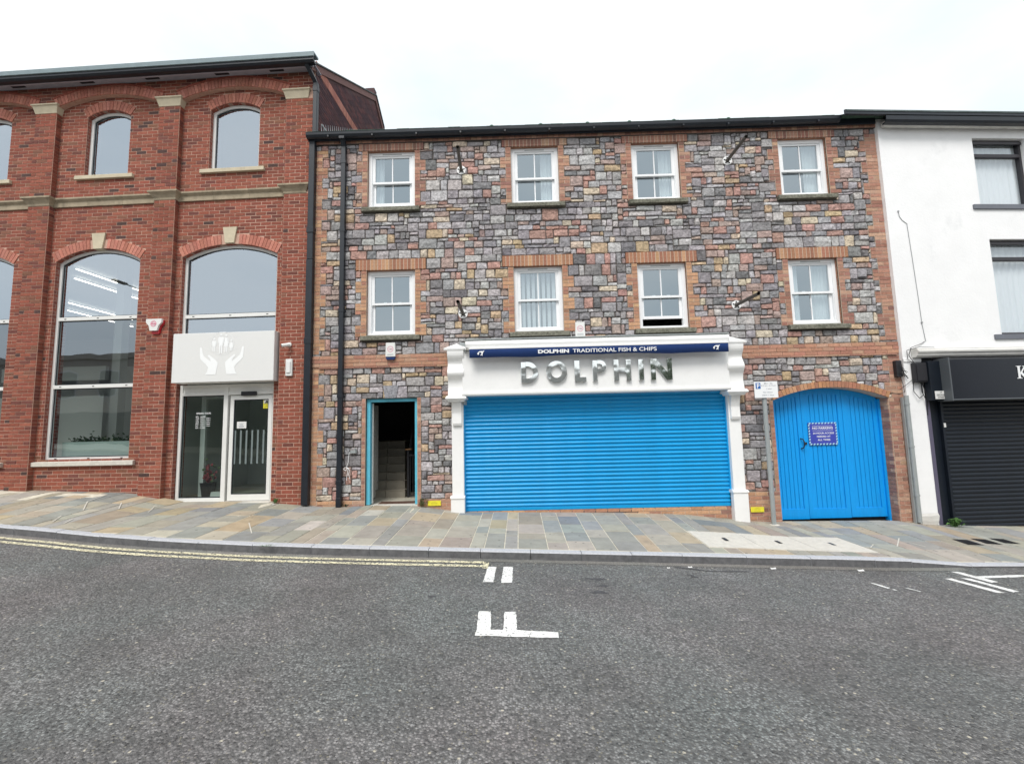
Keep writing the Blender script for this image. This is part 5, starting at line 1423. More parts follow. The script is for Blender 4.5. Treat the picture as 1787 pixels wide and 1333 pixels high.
m = MB(); m.prism([(2.51, ZB), (2.60, ZB), (2.60, ZT - .13), (2.80, ZB), (2.91, ZB), (2.91, ZT), (2.82, ZT), (2.82, ZB + .14), (2.62, ZT), (2.51, ZT)], YF, YK); lt(m, 'N')
# ------------------------------------------------------------------ GATE
GT = T(empty('gate', (6.035, .22, -.34)), 'bright blue boarded double gate with arched top in a brick opening', 'gate')
def gb_(m, name, mat, parent=GT):
    o = m.build(name, mat, parent)
    if parent is GT: o.location = (-6.035, -.22, .34)
    return o
ga = dict(GA, hw=1.105)
def ztop(x, d=.0): return arch_z(ga, min(max(x, 4.931), 7.139)) - d
GX = [4.94, 5.595, 6.40, 7.085]
m = MB(); m.box(7.085, 7.13, .19, .30, -.40, 1.94); gb_(m, 'gate_post', MT['bluegate'])
for li, (a, b) in enumerate(zip(GX[:-1], GX[1:])):
    a += .004; b -= .004; y = .225
    lf = MB()
    st = .085
    Nn = 8
    out_ = [(a, -.345 + .01 * li)] + [(a + (b - a) * i / Nn, ztop(a + (b - a) * i / Nn, .006)) for i in range(Nn + 1)] + [(b, -.345 + .01 * li)]
    inn = [(a + st, -.15)] + [(a + st + (b - a - 2 * st) * i / Nn, ztop(a + st + (b - a - 2 * st) * i / Nn, .115)) for i in range(Nn + 1)] + [(b - st, -.15)]
    lf.ring(out_, inn, y, y + .05, closed=True)
    leaf_ = gb_(lf, 'gate_leaf', MT['bluegate'])
    npl = 6 if li != 1 else 7; w = (b - a - 2 * st) / npl
    for k in range(npl):
        p = MB(); pa = a + st + w * k + .0035; pb = a + st + w * (k + 1) - .0035; e = .004
        za, zb_ = ztop(pa, .113), ztop(pb, .113)
        p.add([(pa, y + .014 + e, -.15), (pa + e, y + .012, -.15), (pb - e, y + .012, -.15), (pb, y + .014 + e, -.15), (pa, y + .014 + e, za), (pa + e, y + .012, za), (pb - e, y + .012, zb_), (pb, y + .014 + e, zb_)], [(0, 1, 5, 4), (1, 2, 6, 5), (2, 3, 7, 6)])
        p.build('gate_board', MT['bluegate'], leaf_)
    bk = MB(); bk.face([(a, y + .03, -.3), (b, y + .03, -.3), (b, y + .03, ztop(b, .03)), (a, y + .03, ztop(a, .03))]); bk.build('gate_back', MT['bluegate'], leaf_)
m = MB(); m.tube([(5.535, .222, 1.20), (5.555, .17, 1.185), (5.575, .15, 1.10), (5.555, .17, 1.02), (5.535, .222, 1.005)], .011, 6); m.box(5.60, 5.65, .205, .224, 1.085, 1.125); gb_(m, 'gate_handle', MT['darkmetal'])
m = MB(); m.face([(4.93, .29, -.9), (7.14, .29, -.9), (7.14, .29, 2.3), (4.93, .29, 2.3)]); gb_(m, 'gate_backing', MT['dark'])
NP = T(empty('no_parking_sign', (5.98, .2, 1.29)), 'purple blue NO PARKING sign with striped border screwed to the blue gate', 'sign')
def nb_(m, name, mat):
    o = m.build(name, mat, NP); o.location = (-5.98, -.2, -1.29)
sx0, sx1, sz0, sz1 = 5.70, 6.255, 1.07, 1.505
m = MB(); m.box(sx0, sx1, .212, .222, sz0, sz1); nb_(m, 'plate', MT['signblue'])
m = MB(); n = 9
for i in range(n):
    a = sx0 + (sx1 - sx0) * i / n
    for z in (sz0, sz1 - .028): m.face([(a + .01, .2105, z), (a + .042, .2105, z), (a + .058, .2105, z + .028), (a + .026, .2105, z + .028)])
for i in range(7):
    a = sz0 + .03 + (sz1 - sz0 - .05) * i / 7
    for x_ in (sx0, sx1 - .028): m.face([(x_, .2105, a), (x_ + .028, .2105, a + .014), (x_ + .028, .2105, a + .044), (x_, .2105, a + .03)])
nb_(m, 'striped_border', MT['cyanprint'])
m = MB(); cx = (sx0 + sx1) / 2
m.text('NO PARKING', cx, .2105, 1.375, w=.40, h=.042, bold=.03, align='c'); m.text('24 HOUR ACCESS', cx + .01, .2105, 1.28, w=.41, h=.034, bold=.02, align='c'); m.text('NEEDED AT', cx + .01, .2105, 1.215, w=.265, h=.034, bold=.02, align='c'); m.text('ALL TIMES', cx + .01, .2105, 1.15, w=.245, h=.034, bold=.02, align='c')
m.face([(cx - .2, .2105, 1.436), (cx + .19, .2105, 1.436), (cx + .19, .2105, 1.441), (cx - .2, .2105, 1.441)]); m.face([(cx - .2, .2105, 1.345), (cx + .2, .2105, 1.345), (cx + .2, .2105, 1.35), (cx - .2, .2105, 1.35)])
nb_(m, 'lettering', MT['textwhite'])
# ------------------------------------------------------------------ RIGHT: white rendered building
WB = T(empty('white_building', (7.44, -.08, 0), math.radians(YR)), 'white rendered building with black window frames and black shop shutter at the right edge', 'building')
EW = 14
w1 = dict(x0=2.0, x1=3.15, z0=5.80, z1=7.23); w2 = dict(x0=2.09, x1=3.35, z0=3.14, z1=5.08); w3 = dict(x0=6.2, x1=7.35, z0=5.80, z1=7.23); w4 = dict(x0=6.2, x1=7.4, z0=3.14, z1=5.08)
so_ = dict(x0=.36, x1=6.0, z0=-1.5, z1=2.70)
mb = MB(); 
for a, b in ((0.0, 3.7), (3.7, 7.4)): pass
wall(mb, .0, EW, -1.6, 7.62, [w1, w2, w3, w4, so_], 0, .35)
for o in (w1, w2, w3, w4, so_): reveal(mb, o, 0, .35)
mb.face([(0, 0, -1.6), (0, .45, -1.6), (0, .45, 7.62), (0, 0, 7.62)])
mb.build('wall', MT['white'], WB)
mb = MB(); mb.face([(EW, 0, -2), (EW, 9, -2), (EW, 9, 7.6), (EW, 0, 7.6)]); mb.face([(.02, 9, -2), (EW, 9, -2), (EW, 9, 7.6), (.02, 9, 7.6)]); mb.face([(.02, .35, 2.9), (EW, .35, 2.9), (EW, 9, 2.9), (.02, 9, 2.9)]); mb.face([(.02, .35, 7.5), (EW, .35, 7.5), (EW, 9, 7.5), (.02, 9, 7.5)]); mb.face([(.02, .45, -2), (.02, 9, -2), (.02, 9, 7.6), (.02, .45, 7.6)]); mb.build('room_lining', MT['interior'], WB)
mb = MB(); mb.box(.0, .36, -.02, .02, 2.62, 2.70, c=.01); mb.build('pier_cap', MT['white'], WB)
BLK = M('black_window_paint', (.025, .022, .028), .4)
GWH = glass('white_house_glass', .22, (.9, .92, .93), (.8, .86, .9))
def blackwin(o, tz, cur=True):
    f = MB(); y = .09; x0, x1, z0, z1 = o['x0'] + .002, o['x1'] - .002, o['z0'] + .002, o['z1'] - .002; fw = .05
    f.ring([(x0, z0), (x0, z1), (x1, z1), (x1, z0)], [(x0 + fw, z0 + fw), (x0 + fw, z1 - fw), (x1 - fw, z1 - fw), (x1 - fw, z0 + fw)], y, y + .08, closed=True)
    w = f.build('window', BLK, WB)
    m = MB(); m.box(x0 + fw, x1 - fw, y - .012, y + .06, tz - .035, tz + .035, c=.003); m.build('transom', BLK, w)
    m = MB(); m.box(x0, x1, y - .03, y, z1 - .09, z1 - .03, c=.003); m.build('head_bar', BLK, w)
    for a, b in ((z0 + fw, tz - .035), (tz + .035, z1 - fw)):
        m = MB(); m.face([(x0 + fw, y + .04, a), (x1 - fw, y + .04, a), (x1 - fw, y + .04, b), (x0 + fw, y + .04, b)]); m.build('pane', GWH, w)
    if cur:
        g = MB(); P = []; n = 44
        for i in range(n + 1): t_ = i / n; P.append((x0 + (x1 - x0) * t_, .21 + .014 * math.sin(t_ * 61) + R.uniform(-.004, .004)))
        for (a, b) in zip(P[:-1], P[1:]): g.face([(a[0], a[1], z0), (b[0], b[1], z0), (b[0], b[1], z1), (a[0], a[1], z1)], None, True)
        g.build('curtain', MT['curtain'], w)
for o, tz in ((w1, 6.90), (w2, 4.70), (w3, 6.90), (w4, 4.70)): blackwin(o, tz)
SILLG = M('grey_painted_sill', (.14, .15, .175), .5, noise=.1, nscale=8)
for o in (w1, w2, w3, w4):
    mb = MB(); mb.box(o['x0'] - .17, o['x1'] + .15, -.035, .12, o['z0'] - .10, o['z0'] - .002, c=.005); mb.build('sill', SILLG, WB)
# damp patched surround between the windows
mb = MB(); mb.prism([(-.05, 7.42), (-.12, 7.44), (-.12, 7.50), (-.02, 7.50), (-.02, 7.42)], .06, EW, axis='x'); mb.build('eaves_board', MT['cornice'], WB)
mb = MB(); P = [(-.13, 7.40), (-.17, 7.39), (-.21, 7.41), (-.235, 7.45), (-.24, 7.53), (-.225, 7.53), (-.22, 7.46), (-.19, 7.42), (-.13, 7.42)]
mb.prism(P, -.02, EW, axis='x'); mb.build('gutter', MT['blackpvc'], WB)
mb = MB(); mb.face([(-.85, -.245, 7.55), (EW, -.245, 7.55), (EW, 4.4, 10.1), (-.85, 4.4, 10.1)]); mb.face([(-.85, 4.4, 10.1), (EW, 4.4, 10.1), (EW, 9.4, 7.5), (-.85, 9.4, 7.5)])
mb.add([(-.85, -.25, 7.545), (EW, -.25, 7.545), (EW, -.25, 7.64), (-.85, -.25, 7.64), (-.85, -.20, 7.545), (EW, -.20, 7.545), (EW, -.20, 7.66), (-.85, -.20, 7.66)], [(0, 1, 2, 3), (3, 2, 6, 7), (0, 4, 5, 1), (0, 3, 7, 4)])
mb.build('roof', MT['blackpvc'], WB)
mb = MB(); mb.box(-.84, EW, -.262, -.251, 7.60, 7.63, c=.003); mb.build('lead_flashing', M('lead_flashing', (.09, .12, .12), .6, noise=.3, nscale=9), WB)
# old cornice above the shop
mb = MB(); P = [(-.01, 2.70), (-.10, 2.70), (-.13, 2.73), (-.14, 2.77), (-.165, 2.79), (-.17, 2.82), (-.15, 2.84), (-.12, 2.85), (-.12, 2.87), (-.005, 2.885)]
mb.prism(P, .17, 6.1, axis='x'); mb.build('cornice', MT['cornice'], WB)
# worn base of the white pier
mb = MB(); v = []
for k, (d_, z) in enumerate(((.0, -.22), (.012, -.27), (.004, -.36), (-.015, -.46), (-.03, -.56))):
    v += [(.02 - d_, -.012 - d_, z), (.345 + d_, -.012 - d_, z), (.345 + d_, .1, z), (.02 - d_, .1, z)]
mb.add(v, [(k * 4 + i, k * 4 + (i + 1) % 4, k * 4 + 4 + (i + 1) % 4, k * 4 + 4 + i) for k in range(4) for i in range(4)]); mb.build('pier_base', MT['cornice'], WB)
mb = MB(); mb.box(.355, .43, -.01, .30, -.9, 1.9, c=.004); mb.build('door_jamb', M('purple_grey_jamb', (.10, .09, .14), .5), WB)
# recessed dark lobby side and black roller shutter
mb = MB(); mb.box(.43, .64, .05, .30, -.9, 2.7, c=.004); mb.box(.64, .69, -.01, .12, -.9, 1.9, c=.004); mb.build('shutter_guide', MT['blackshut'], WB)
bsn = 31; h = (1.92 + .54) / bsn; base = None
for i in range(bsn):
    if base is None:
        m = MB(); pr_ = [(0.0, 0), (-.004, .006), (-.013, h * .28), (-.015, h * .45), (-.012, h * .68), (-.003, h * .86), (.0, h * .9), (.004, h)]
        for (y0, z0), (y1, z1) in zip(pr_[:-1], pr_[1:]): m.face([(.69, y0, z0), (6.0, y0, z0), (6.0, y1, z1), (.69, y1, z1)], None, True)
        base = m.build('shutter_slat', MT['blackshut'], WB); o = base
    else: o = bpy.data.objects.new('shutter_slat', base.data); COL.objects.link(o); o.parent = WB
    o.location = (0, .06, -.54 + h * i)
mb = MB(); mb.face([(.43, .12, -1.5), (6.0, .12, -1.5), (6.0, .12, 2.7), (.43, .12, 2.7)]); mb.build('shutter_backing', MT['dark'], WB)
mb = MB(); mb.box(.66, .70, -.02, -.008, 1.36, 1.44, c=.003); mb.build('small_label', MT['plastic_w'], WB)
FS = T(empty('black_shop_fascia', (7.44, -.08, 0), math.radians(YR)), 'black shop fascia with a pale letter K, over the black roller shutter', 'sign')
mb = MB(); mb.prism([(-.02, 1.86), (-.24, 1.86), (-.30, 1.88), (-.30, 2.62), (-.22, 2.66), (-.02, 2.66)], .60, 6.0, axis='x'); mb.build('fascia_box', MT['blackgloss'], FS)
mb = MB(); mb.box(.585, .61, -.31, -.02, 1.85, 2.66, c=.003); mb.box(.61, 6.0, -.308, -.296, 1.86, 1.885); mb.build('edge_trim', M('dull_trim', (.09, .10, .11), .4), FS)
mb = MB(); mb.box(.36, .585, -.14, -.02, 1.87, 2.62, c=.004); mb.build('end_panel', MT['blackshut'], FS)
mb = MB(); tK = 1.905; mb.box(tK + .03, tK + .075, -.309, -.304, 2.24, 2.475)
mb.prism([(tK + .075, 2.345), (tK + .17, 2.475), (tK + .195, 2.475), (tK + .115, 2.36), (tK + .215, 2.24), (tK + .16, 2.24), (tK + .075, 2.335)], -.309, -.304)
for xx, z in ((tK + .052, 2.24), (tK + .052, 2.465), (tK + .18, 2.465), (tK + .19, 2.24)): mb.box(xx - .05, xx + .05, -.3086, -.3046, z, z + .012)
mb.build('letter', MT['textwhite'], FS)
P17 = T(empty('address_plate', (7.44, -.08, 0), math.radians(YR)), 'small white address plate reading 17 GEORGES STREET below the black fascia', 'plate')
mb = MB(); mb.box(.41, .645, -.160, -.150, 1.895, 2.045, c=.002); mb.box(.5, .52, -.151, -.138, 1.9, 2.0); mb.build('plate', MT['plastic_w'], P17)
mb = MB(); mb.text('17', .525, -.1615, 2.0, h=.032, align='c', bold=.02); mb.text('GEORGES', .525, -.1615, 1.955, w=.18, h=.03, align='c', bold=.02); mb.text('STREET', .525, -.1615, 1.912, w=.15, h=.03, align='c', bold=.02); mb.build('lettering', MT['blackprint'], P17)
# grey pipe at the party line
mb = MB(); mb.cyl((-.035, -.02, -.38), (-.035, -.02, 1.98), .038, n=14); mb.box(-.095, -.07, .0, .05, -.4, 1.95)
for z in (.1, 1.0, 1.8): mb.cyl((-.035, -.02, z), (-.035, -.02, z + .03), .046, n=14)
o = mb.build('waste_pipe', MT['galv']); o.location = WB.location; o.rotation_euler = WB.rotation_euler
T(o, 'grey vertical pipe in the corner between brick pier and white pier', 'pipe')
# telephone junction box, wires
o = MB(); o.box(.13, .37, -.10, -.003, 2.22, 2.60, c=.012); o.box(.15, .35, -.115, -.10, 2.25, 2.57, c=.006); o = o.build('junction_box', MT['darkmetal']); o.location = WB.location; o.rotation_euler = WB.rotation_euler
T(o, 'larger black cable junction box on the white wall beside the black fascia', 'junction box')
m = MB()
m.tube([(.15, -.01, 2.23), (.12, -.03, 2.05), (.2, -.05, 1.92), (.30, -.03, 1.98), (.28, -.04, 2.2)], .006, 5)
m.tube([(.28, -.03, 2.22), (.25, -.06, 2.05), (.33, -.04, 1.90), (.36, -.03, 1.72)], .007, 5); m.tube([(.20, -.02, 2.6), (.10, -.03, 2.75), (.16, -.03, 2.90), (.40, -.02, 2.98), (.47, -.012, 3.02)], .006, 5)
m.tube([(.17, -.03, 2.6), (.06, -.04, 2.68), (.07, -.03, 2.85), (.2, -.17, 2.89), (.5, -.16, 2.88)], .005, 5); m.tube([(.3, -.03, 2.22), (.36, -.04, 2.0), (.38, -.02, 1.85), (.36, -.015, 1.6)], .008, 5); m.tube([(-.12, .0, 2.1), (.0, -.04, 2.2), (.15, -.03, 2.3)], .005, 5)
o = m.build('loose_cables', MT['darkmetal']); o.location = WB.location; o.rotation_euler = WB.rotation_euler; T(o, 'tangle of thin dark cables hanging around the junction box on the white wall', 'cables')
m = MB(); m.tube([(.24, -.006, 5.66), (.25, -.006, 5.55), (.30, -.006, 5.47), (.39, -.006, 5.40), (.42, -.006, 4.7), (.45, -.006, 3.9), (.465, -.006, 3.35), (.50, -.006, 3.02)], .006, 5); m.box(.445, .475, -.02, -.003, 3.38, 3.41); m.box(.225, .25, -.02, -.003, 5.64, 5.67)
o = m.build('wall_cable', M('grey_cable', (.33, .34, .35), .6)); o.location = WB.location; o.rotation_euler = WB.rotation_euler; T(o, 'thin grey cable running down the upper white wall', 'cable')
m = MB(); m.box(7.29, 7.40, -.10, -.006, 2.34, 2.66, c=.01)
m.tube([(7.37, -.06, 2.36), (7.40, -.07, 2.2), (7.43, -.05, 2.05), (7.36, -.02, 2.02), (7.0, -.02, 2.07)], .005, 5); m.tube([(7.39, -.05, 2.6), (7.43, -.09, 2.4), (7.47, -.12, 2.3)], .008, 5)
for k in range(14): a = (7.36 + R.uniform(-.03, .05), -.10 - R.uniform(0, .03), 2.38 + R.uniform(0, .2)); m.tube([a, (a[0] + R.uniform(-.03, .06), a[1] - .02, a[2] - R.uniform(.02, .06))], .005, 4)
T(m.build('cable_box', MT['darkmetal']), 'smaller black cable box on the brick corner of the stone building, above the gate', 'cable box')

# ------------------------------------------------------------------ SMALL THINGS ON THE WALLS
def alarm(x, z, w, h, base_mat, label, y=-.002):
    a = T(empty('alarm_box', (x, y, z)), label, 'alarm box')
    m = MB(); m.prism([(-w / 2, .06), (-w / 2 + .006, h), (w / 2 - .006, h), (w / 2, .06)], -.075, 0); m.build('cover', MT['plastic_w'], a)
    if base_mat: m = MB(); m.prism([(-w / 2 + .02, 0), (-w / 2, .055), (w / 2, .055), (w / 2 - .02, 0)], -.07, -.01); m.build('strobe_lens', base_mat, a)
    m = MB(); n = 24; c = (0, h * .62); r = w * .32
    for i in range(n):
        t0, t1 = 2 * math.pi * i / n, 2 * math.pi * (i + 1) / n
        m.face([(r * math.cos(t0), -.0765, c[1] + r * math.sin(t0)), (r * math.cos(t1), -.0765, c[1] + r * math.sin(t1)), (r * .78 * math.cos(t1), -.0765, c[1] + r * .78 * math.sin(t1)), (r * .78 * math.cos(t0), -.0765, c[1] + r * .78 * math.sin(t0))])
    m.text('EM', 0, -.0768, c[1] - r * .25, w=r * 1.1, h=r * .5, bold=.02, align='c'); m.build('round_logo', MT['pinkpale'], a)
    m = MB(); m.box(-r, r, -.0768, -.0760, h * .30, h * .32); m.box(-r, r, -.0768, -.0760, h * .25, h * .265); m.build('lettering', MT['grayprint'], a)
alarm(-2.485, 2.93, .19, .335, MT['plastic_b'], 'white alarm box with dark blue base under the lower left sash window')
alarm(1.255, 3.235, .19, .345, None, 'white alarm box with faded pink logo, just above the awning')
a = T(empty('alarm_siren', (-4.15, 0, 0), math.radians(YL)), 'white and red winged alarm siren on the brick pier left of the entrance sign', 'alarm box')
cx = -3.165
m = MB(); m.prism([(cx - .16, 3.90), (cx + .165, 3.90), (cx + .165, 3.83), (cx + .10, 3.76), (cx + .075, 3.66), (cx - .075, 3.66), (cx - .10, 3.76), (cx - .16, 3.83)], -.085, -.03); m.build('cover', MT['plastic_w'], a)
m = MB(); m.prism([(cx - .14, 3.88), (cx + .175, 3.88), (cx + .175, 3.80), (cx + .12, 3.73), (cx + .09, 3.60), (cx - .06, 3.60), (cx - .08, 3.73), (cx - .14, 3.80)], -.045, -.008); m.build('red_lens', MT['plastic_r'], a)
m = MB()
for r0, r1 in ((.062, .048), (.036, .028)):
    for i in range(24): t0, t1 = 2 * math.pi * i / 24, 2 * math.pi * (i + 1) / 24; m.face([(cx + r0 * math.cos(t0), -.087, 3.80 + r0 * math.sin(t0)), (cx + r0 * math.cos(t1), -.087, 3.80 + r0 * math.sin(t1)), (cx + r1 * math.cos(t1), -.087, 3.80 + r1 * math.sin(t1)), (cx + r1 * math.cos(t0), -.087, 3.80 + r1 * math.sin(t0))])
m.box(cx - .045, cx + .045, -.0885, -.0865, 3.79, 3.81); m.build('round_logo', MT['pink'], a)
a = T(empty('security_camera', (-4.15, 0, 0), math.radians(YL)), 'small white bullet camera on the brick pier right of the entrance sign', 'camera')
m = MB(); m.cyl((-.37, -.006, 3.29), (-.37, -.035, 3.29), .045, n=14); m.cyl((-.37, -.035, 3.29), (-.385, -.10, 3.27), .016, n=8); m.build('mount', MT['plastic_w'], a)
m = MB(); m.cyl((-.33, -.075, 3.285), (-.45, -.165, 3.25), .038, .034, n=14); m.build('body', MT['plastic_w'], a)
m = MB(); m.cyl((-.45, -.1655, 3.25), (-.453, -.168, 3.249), .026, n=12); m.build('camera_lens', MT['darkmetal'], a)
a = T(empty('wall_light', (-4.15, 0, 0), math.radians(YL)), 'slim white vertical wall light below the small white camera', 'light fitting')
m = MB(); m.box(-.425, -.29, -.055, -.006, 2.66, 3.0, c=.01); m.build('base', MT['plastic_w'], a); m = MB(); m.box(-.40, -.315, -.075, -.055, 2.72, 2.95, c=.008); m.build('diffuser', MT['signwhite'], a)
# flag pole stubs with round flanges
lab = ['steel pole stub sticking out right of the upper left window', 'steel pole stub sticking out right of the lower left window', 'steel pole stub sticking out left of the upper right window', 'steel pole stub sticking out left of the lower right window, above the awning end']
for (x, z, tx, tz), lb in zip(((-1.05, 6.83, .03, .0), (-1.05, 3.82, .0, .03), (4.39, 6.86, .0, .0), (4.36, 3.85, .03, .0)), lab):
    p = T(empty('pole_bracket', (x, 0, z)), lb, 'pole bracket', 'pole stubs on the stone wall')
    m = MB(); m.cyl((0, -.018, 0), (0, -.030, 0), .092, n=22); m.build('flange', MT['whitepaint'], p)
    m = MB()
    for k in range(5): t = math.radians(72 * k + 20); m.cyl((.062 * math.cos(t), -.0295, .062 * math.sin(t)), (.062 * math.cos(t), -.034, .062 * math.sin(t)), .016, n=8)
    m.build('bolt', MT['darkmetal'], p)
    m = MB(); e = Vector((tx, -.80, tz)); ring_n = 14
    m.cyl((0, -.03, 0), e, .032, n=ring_n, caps=False); m.cyl(e, Vector((0, -.3, 0)), .027, n=ring_n, caps=False); m.cyl((0, -.03, 0), (0, -.05, 0), .045, .036, n=ring_n)
    m.build('tube', M('weathered_steel', (.12, .115, .105), .55, metal=.5, noise=.3, nscale=20) if 'weathered_steel' not in bpy.data.materials else bpy.data.materials['weathered_steel'], p)
# yellow plates near the ground
for x, z, lb in ((-1.645, .10, 'small yellow plate low on the stone wall, left of the left white pilaster'), (4.465, -.145, 'small yellow plate low on the brick plinth, right of the right white pilaster')):
    p = T(empty('yellow_plate', (x, 0, z)), lb, 'plate', 'small yellow plates by the pilasters')
    m = MB(); m.box(-.125, .125, -.034, -.027, 0, .095, c=.002); m.build('plate', MT['yellow'], p)
    m = MB(); m.text('WARNING', 0, -.0345, .072, w=.075, h=.010, bold=.02, align='c'); m.text('KEEP CLEAR', 0, -.0345, .045, w=.12, h=.011, bold=.02, align='c'); m.text('AT ALL TIMES', 0, -.0345, .02, w=.12, h=.009, bold=.02, align='c'); m.build('lettering', M('olive_print', (.35, .32, .04), .6) if 'olive_print' not in bpy.data.materials else bpy.data.materials['olive_print'], p)
# little bracket with white string beside the door
p = T(empty('hook_bracket', (-3.2, 0, 1.13)), 'small steel bracket with a white string hanging from it, left of the open doorway', 'bracket')
m = MB(); m.box(-.07, .06, -.07, -.02, 0, .012); m.box(-.07, .06, -.03, -.02, 0, .05); m.box(.03, .045, -.075, -.03, .01, .09); m.build('bracket', MT['galv'], p)
m = MB(); m.tube([(-.07, -.05, .02), (-.09, -.055, -.05), (-.10, -.05, -.18), (-.13, -.05, -.26), (-.10, -.05, -.29), (-.16, -.055, -.27), (-.19, -.05, -.30), (-.15, -.055, -.33), (-.10, -.05, -.28), (-.11, -.05, -.38), (-.13, -.05, -.48), (-.12, -.05, -.52)], .0055, 5)
m.tube([(-.10, -.05, -.28), (-.07, -.055, -.33), (-.09, -.05, -.40), (-.06, -.05, -.50)], .0055, 5); m.build('string', MT['textwhite'], p)
# parking sign
p = T(empty('parking_sign', (4.62, -.28, -.34)), 'parking sign with blue P on a grey pole in front of the blue gate', 'sign')
m = MB(); m.cyl((0, 0, -.05), (0, 0, 2.55), .04, n=18); m.build('pole', MT['galv'], p)
m = MB(); m.lathe((0, 0, 0), [(.10, .0), (.09, .015), (.045, .02)], 16); m.build('collar', MT['conc'], p)
m = MB(); x0, x1, z0, z1 = -.20, .235, 2.33, 2.635; m.box(x0, x1, -.058, -.053, z0, z1); m.build('sign_plate', MT['textwhite'], p)
m = MB(); m.box(-.05, .05, -.053, -.03, 2.40, 2.43); m.box(-.05, .05, -.053, -.03, 2.54, 2.57); m.build('clamp', MT['galv'], p)
m = MB(); m.box(-.172, -.082, -.0602, -.0582, 2.50, 2.61); m.build('blue_field', MT['pblue'], p)
m = MB(); m.box(-.150, -.132, -.062, -.0605, 2.512, 2.598); m.ring([(-.132, 2.598)] + arcp(-.122, 2.571, .022, .027, 90, -90, 10) + [(-.132, 2.544)], [(-.132, 2.584)] + arcp(-.125, 2.571, .011, .013, 90, -90, 10) + [(-.132, 2.558)], -.062, -.0605); m.build('letter', MT['textwhite'], p)
m = MB(); c = .065
m.text('Mon - Sat', c, -.0602, 2.585, w=.155, h=.026, align='c', bold=.01); m.text('8.15 am - 6.15 pm', c, -.0602, 2.54, w=.275, h=.028, align='c', bold=.01); m.text('1 hour', c + .01, -.0602, 2.485, w=.10, h=.026, align='c', bold=.01); m.text('No return', c - .02, -.0602, 2.42, w=.17, h=.026, align='c', bold=.01); m.text('within 1 hour', c - .02, -.0602, 2.365, w=.225, h=.026, align='c', bold=.01)
m.build('lettering', MT['grayprint'], p)
# anti climb spikes along the party wall
p = T(empty('wall_spikes', (-4.0, .1, 7.7)), 'row of pale steel anti climb spikes behind the gutter against the dark gable', 'fence')
m = MB(); m.box(-.02, .0, 0, 2.75, .30, .33); m.build('rail', MT['galv'], p)
base = None
for k in range(24):
    y = .05 + .112 * k
    if base is None: m = MB(); m.add([(-.012, -.022, 0), (.0, -.022, 0), (.0, .022, 0), (-.012, .022, 0), (-.006, -.09, .40), (-.006, -.08, .40)], [(0, 1, 4), (1, 2, 5, 4), (2, 3, 5), (3, 0, 4, 5)]); o = base = m.build('spike', M('pale_spike', (.55, .58, .60), .4, metal=.4), p)
    else: o = bpy.data.objects.new('spike', base.data); COL.objects.link(o); o.parent = p
    o.location = (.0, y, -.10 + .072 * k)
# weeds
def weed(x, y, n, h, spread, label, tone=(.06, .14, .035), leafw=.02, flat=False, name='weed'):
    p = T(empty(name, (x, y, zp(x, y))), label, 'plant')
    m = MB()
    for i in range(n):
        t = R.uniform(0, 2 * math.pi); r = R.uniform(.2, 1) * spread; hh = h * R.uniform(.35, 1)
        if flat: hh = h * R.uniform(.3, .8)
        bx, by = R.uniform(-.35, .35) * spread, R.uniform(-.2, .2) * spread * .4
        ex, ey = bx + r * math.cos(t), by + r * math.sin(t) * .5
        if ey + y > -.03: ey = -.03 - y
        k = R.uniform(.7, 1.5); c = tuple(v * k for v in tone)
        d_ = Vector((ex - bx, ey - by, 0)); sd_ = Vector((-d_.y, d_.x, 0)); sd_ = sd_.normalized() * leafw * R.uniform(.6, 1.3) if sd_.length > 1e-4 else Vector((leafw, 0, 0))
        mid = Vector(((bx + ex) / 2, (by + ey) / 2, hh)); end = Vector((ex, ey, hh * R.uniform(.5, 1.1))); b0 = Vector((bx, by, 0))
        m.face([b0, mid - sd_, end, mid + sd_], c)
    m.build('leaves', MT['green'], p)
weed(-1.86, -.06, 34, .17, .13, 'green weed growing at the right foot of the open doorway', tone=(.10, .115, .045), leafw=.011)
weed(-4.70, -.04, 30, .10, .08, 'tiny green weed at the foot of the brick pier beside the glass door', leafw=.008)
weed(8.0, -.16, 26, .18, .20, 'leafy green weed at the foot of the white pier beside the black shutter', tone=(.07, .15, .04), leafw=.03)
weed(-3.35, -.06, 22, .05, .10, 'small dark weed at the foot of the black downpipe by the doorway', tone=(.03, .05, .02), leafw=.01)
weed(-3.42, -2.62, 22, .03, .16, 'sparse green moss tuft in the gutter channel at the left kerb', leafw=.006)
# litter
for x, y, s_, lb in ((2.2, -2.66, .028, 'small white paper scrap in the gutter near the tar stain, leftmost of the scraps'), (3.30, -2.62, .035, 'small white paper scrap at the kerb below the pale access cover'), (4.45, -2.60, .04, 'flat pale scrap of litter at the kerb right of the access cover'), (1.9, -2.72, .02, 'tiny white scrap on the road by the kerb left of the tar stain'), (-4.66, -.16, .03, 'small white scrap on the paving at the foot of the brick pier')):
    m = MB(); zz = (zr(x) if y < -2.4 else zp(x, y)) + .006
    m.face([(x - s_, y - s_ * .5, zz), (x + s_ * .8, y - s_ * .7, zz + .004), (x + s_, y + s_ * .4, zz + .012), (x + .1 * s_, y + s_ * .6, zz + .002), (x - s_ * .9, y + s_ * .5, zz + .01)]); T(m.build('litter', MT['litter']), lb, 'litter')
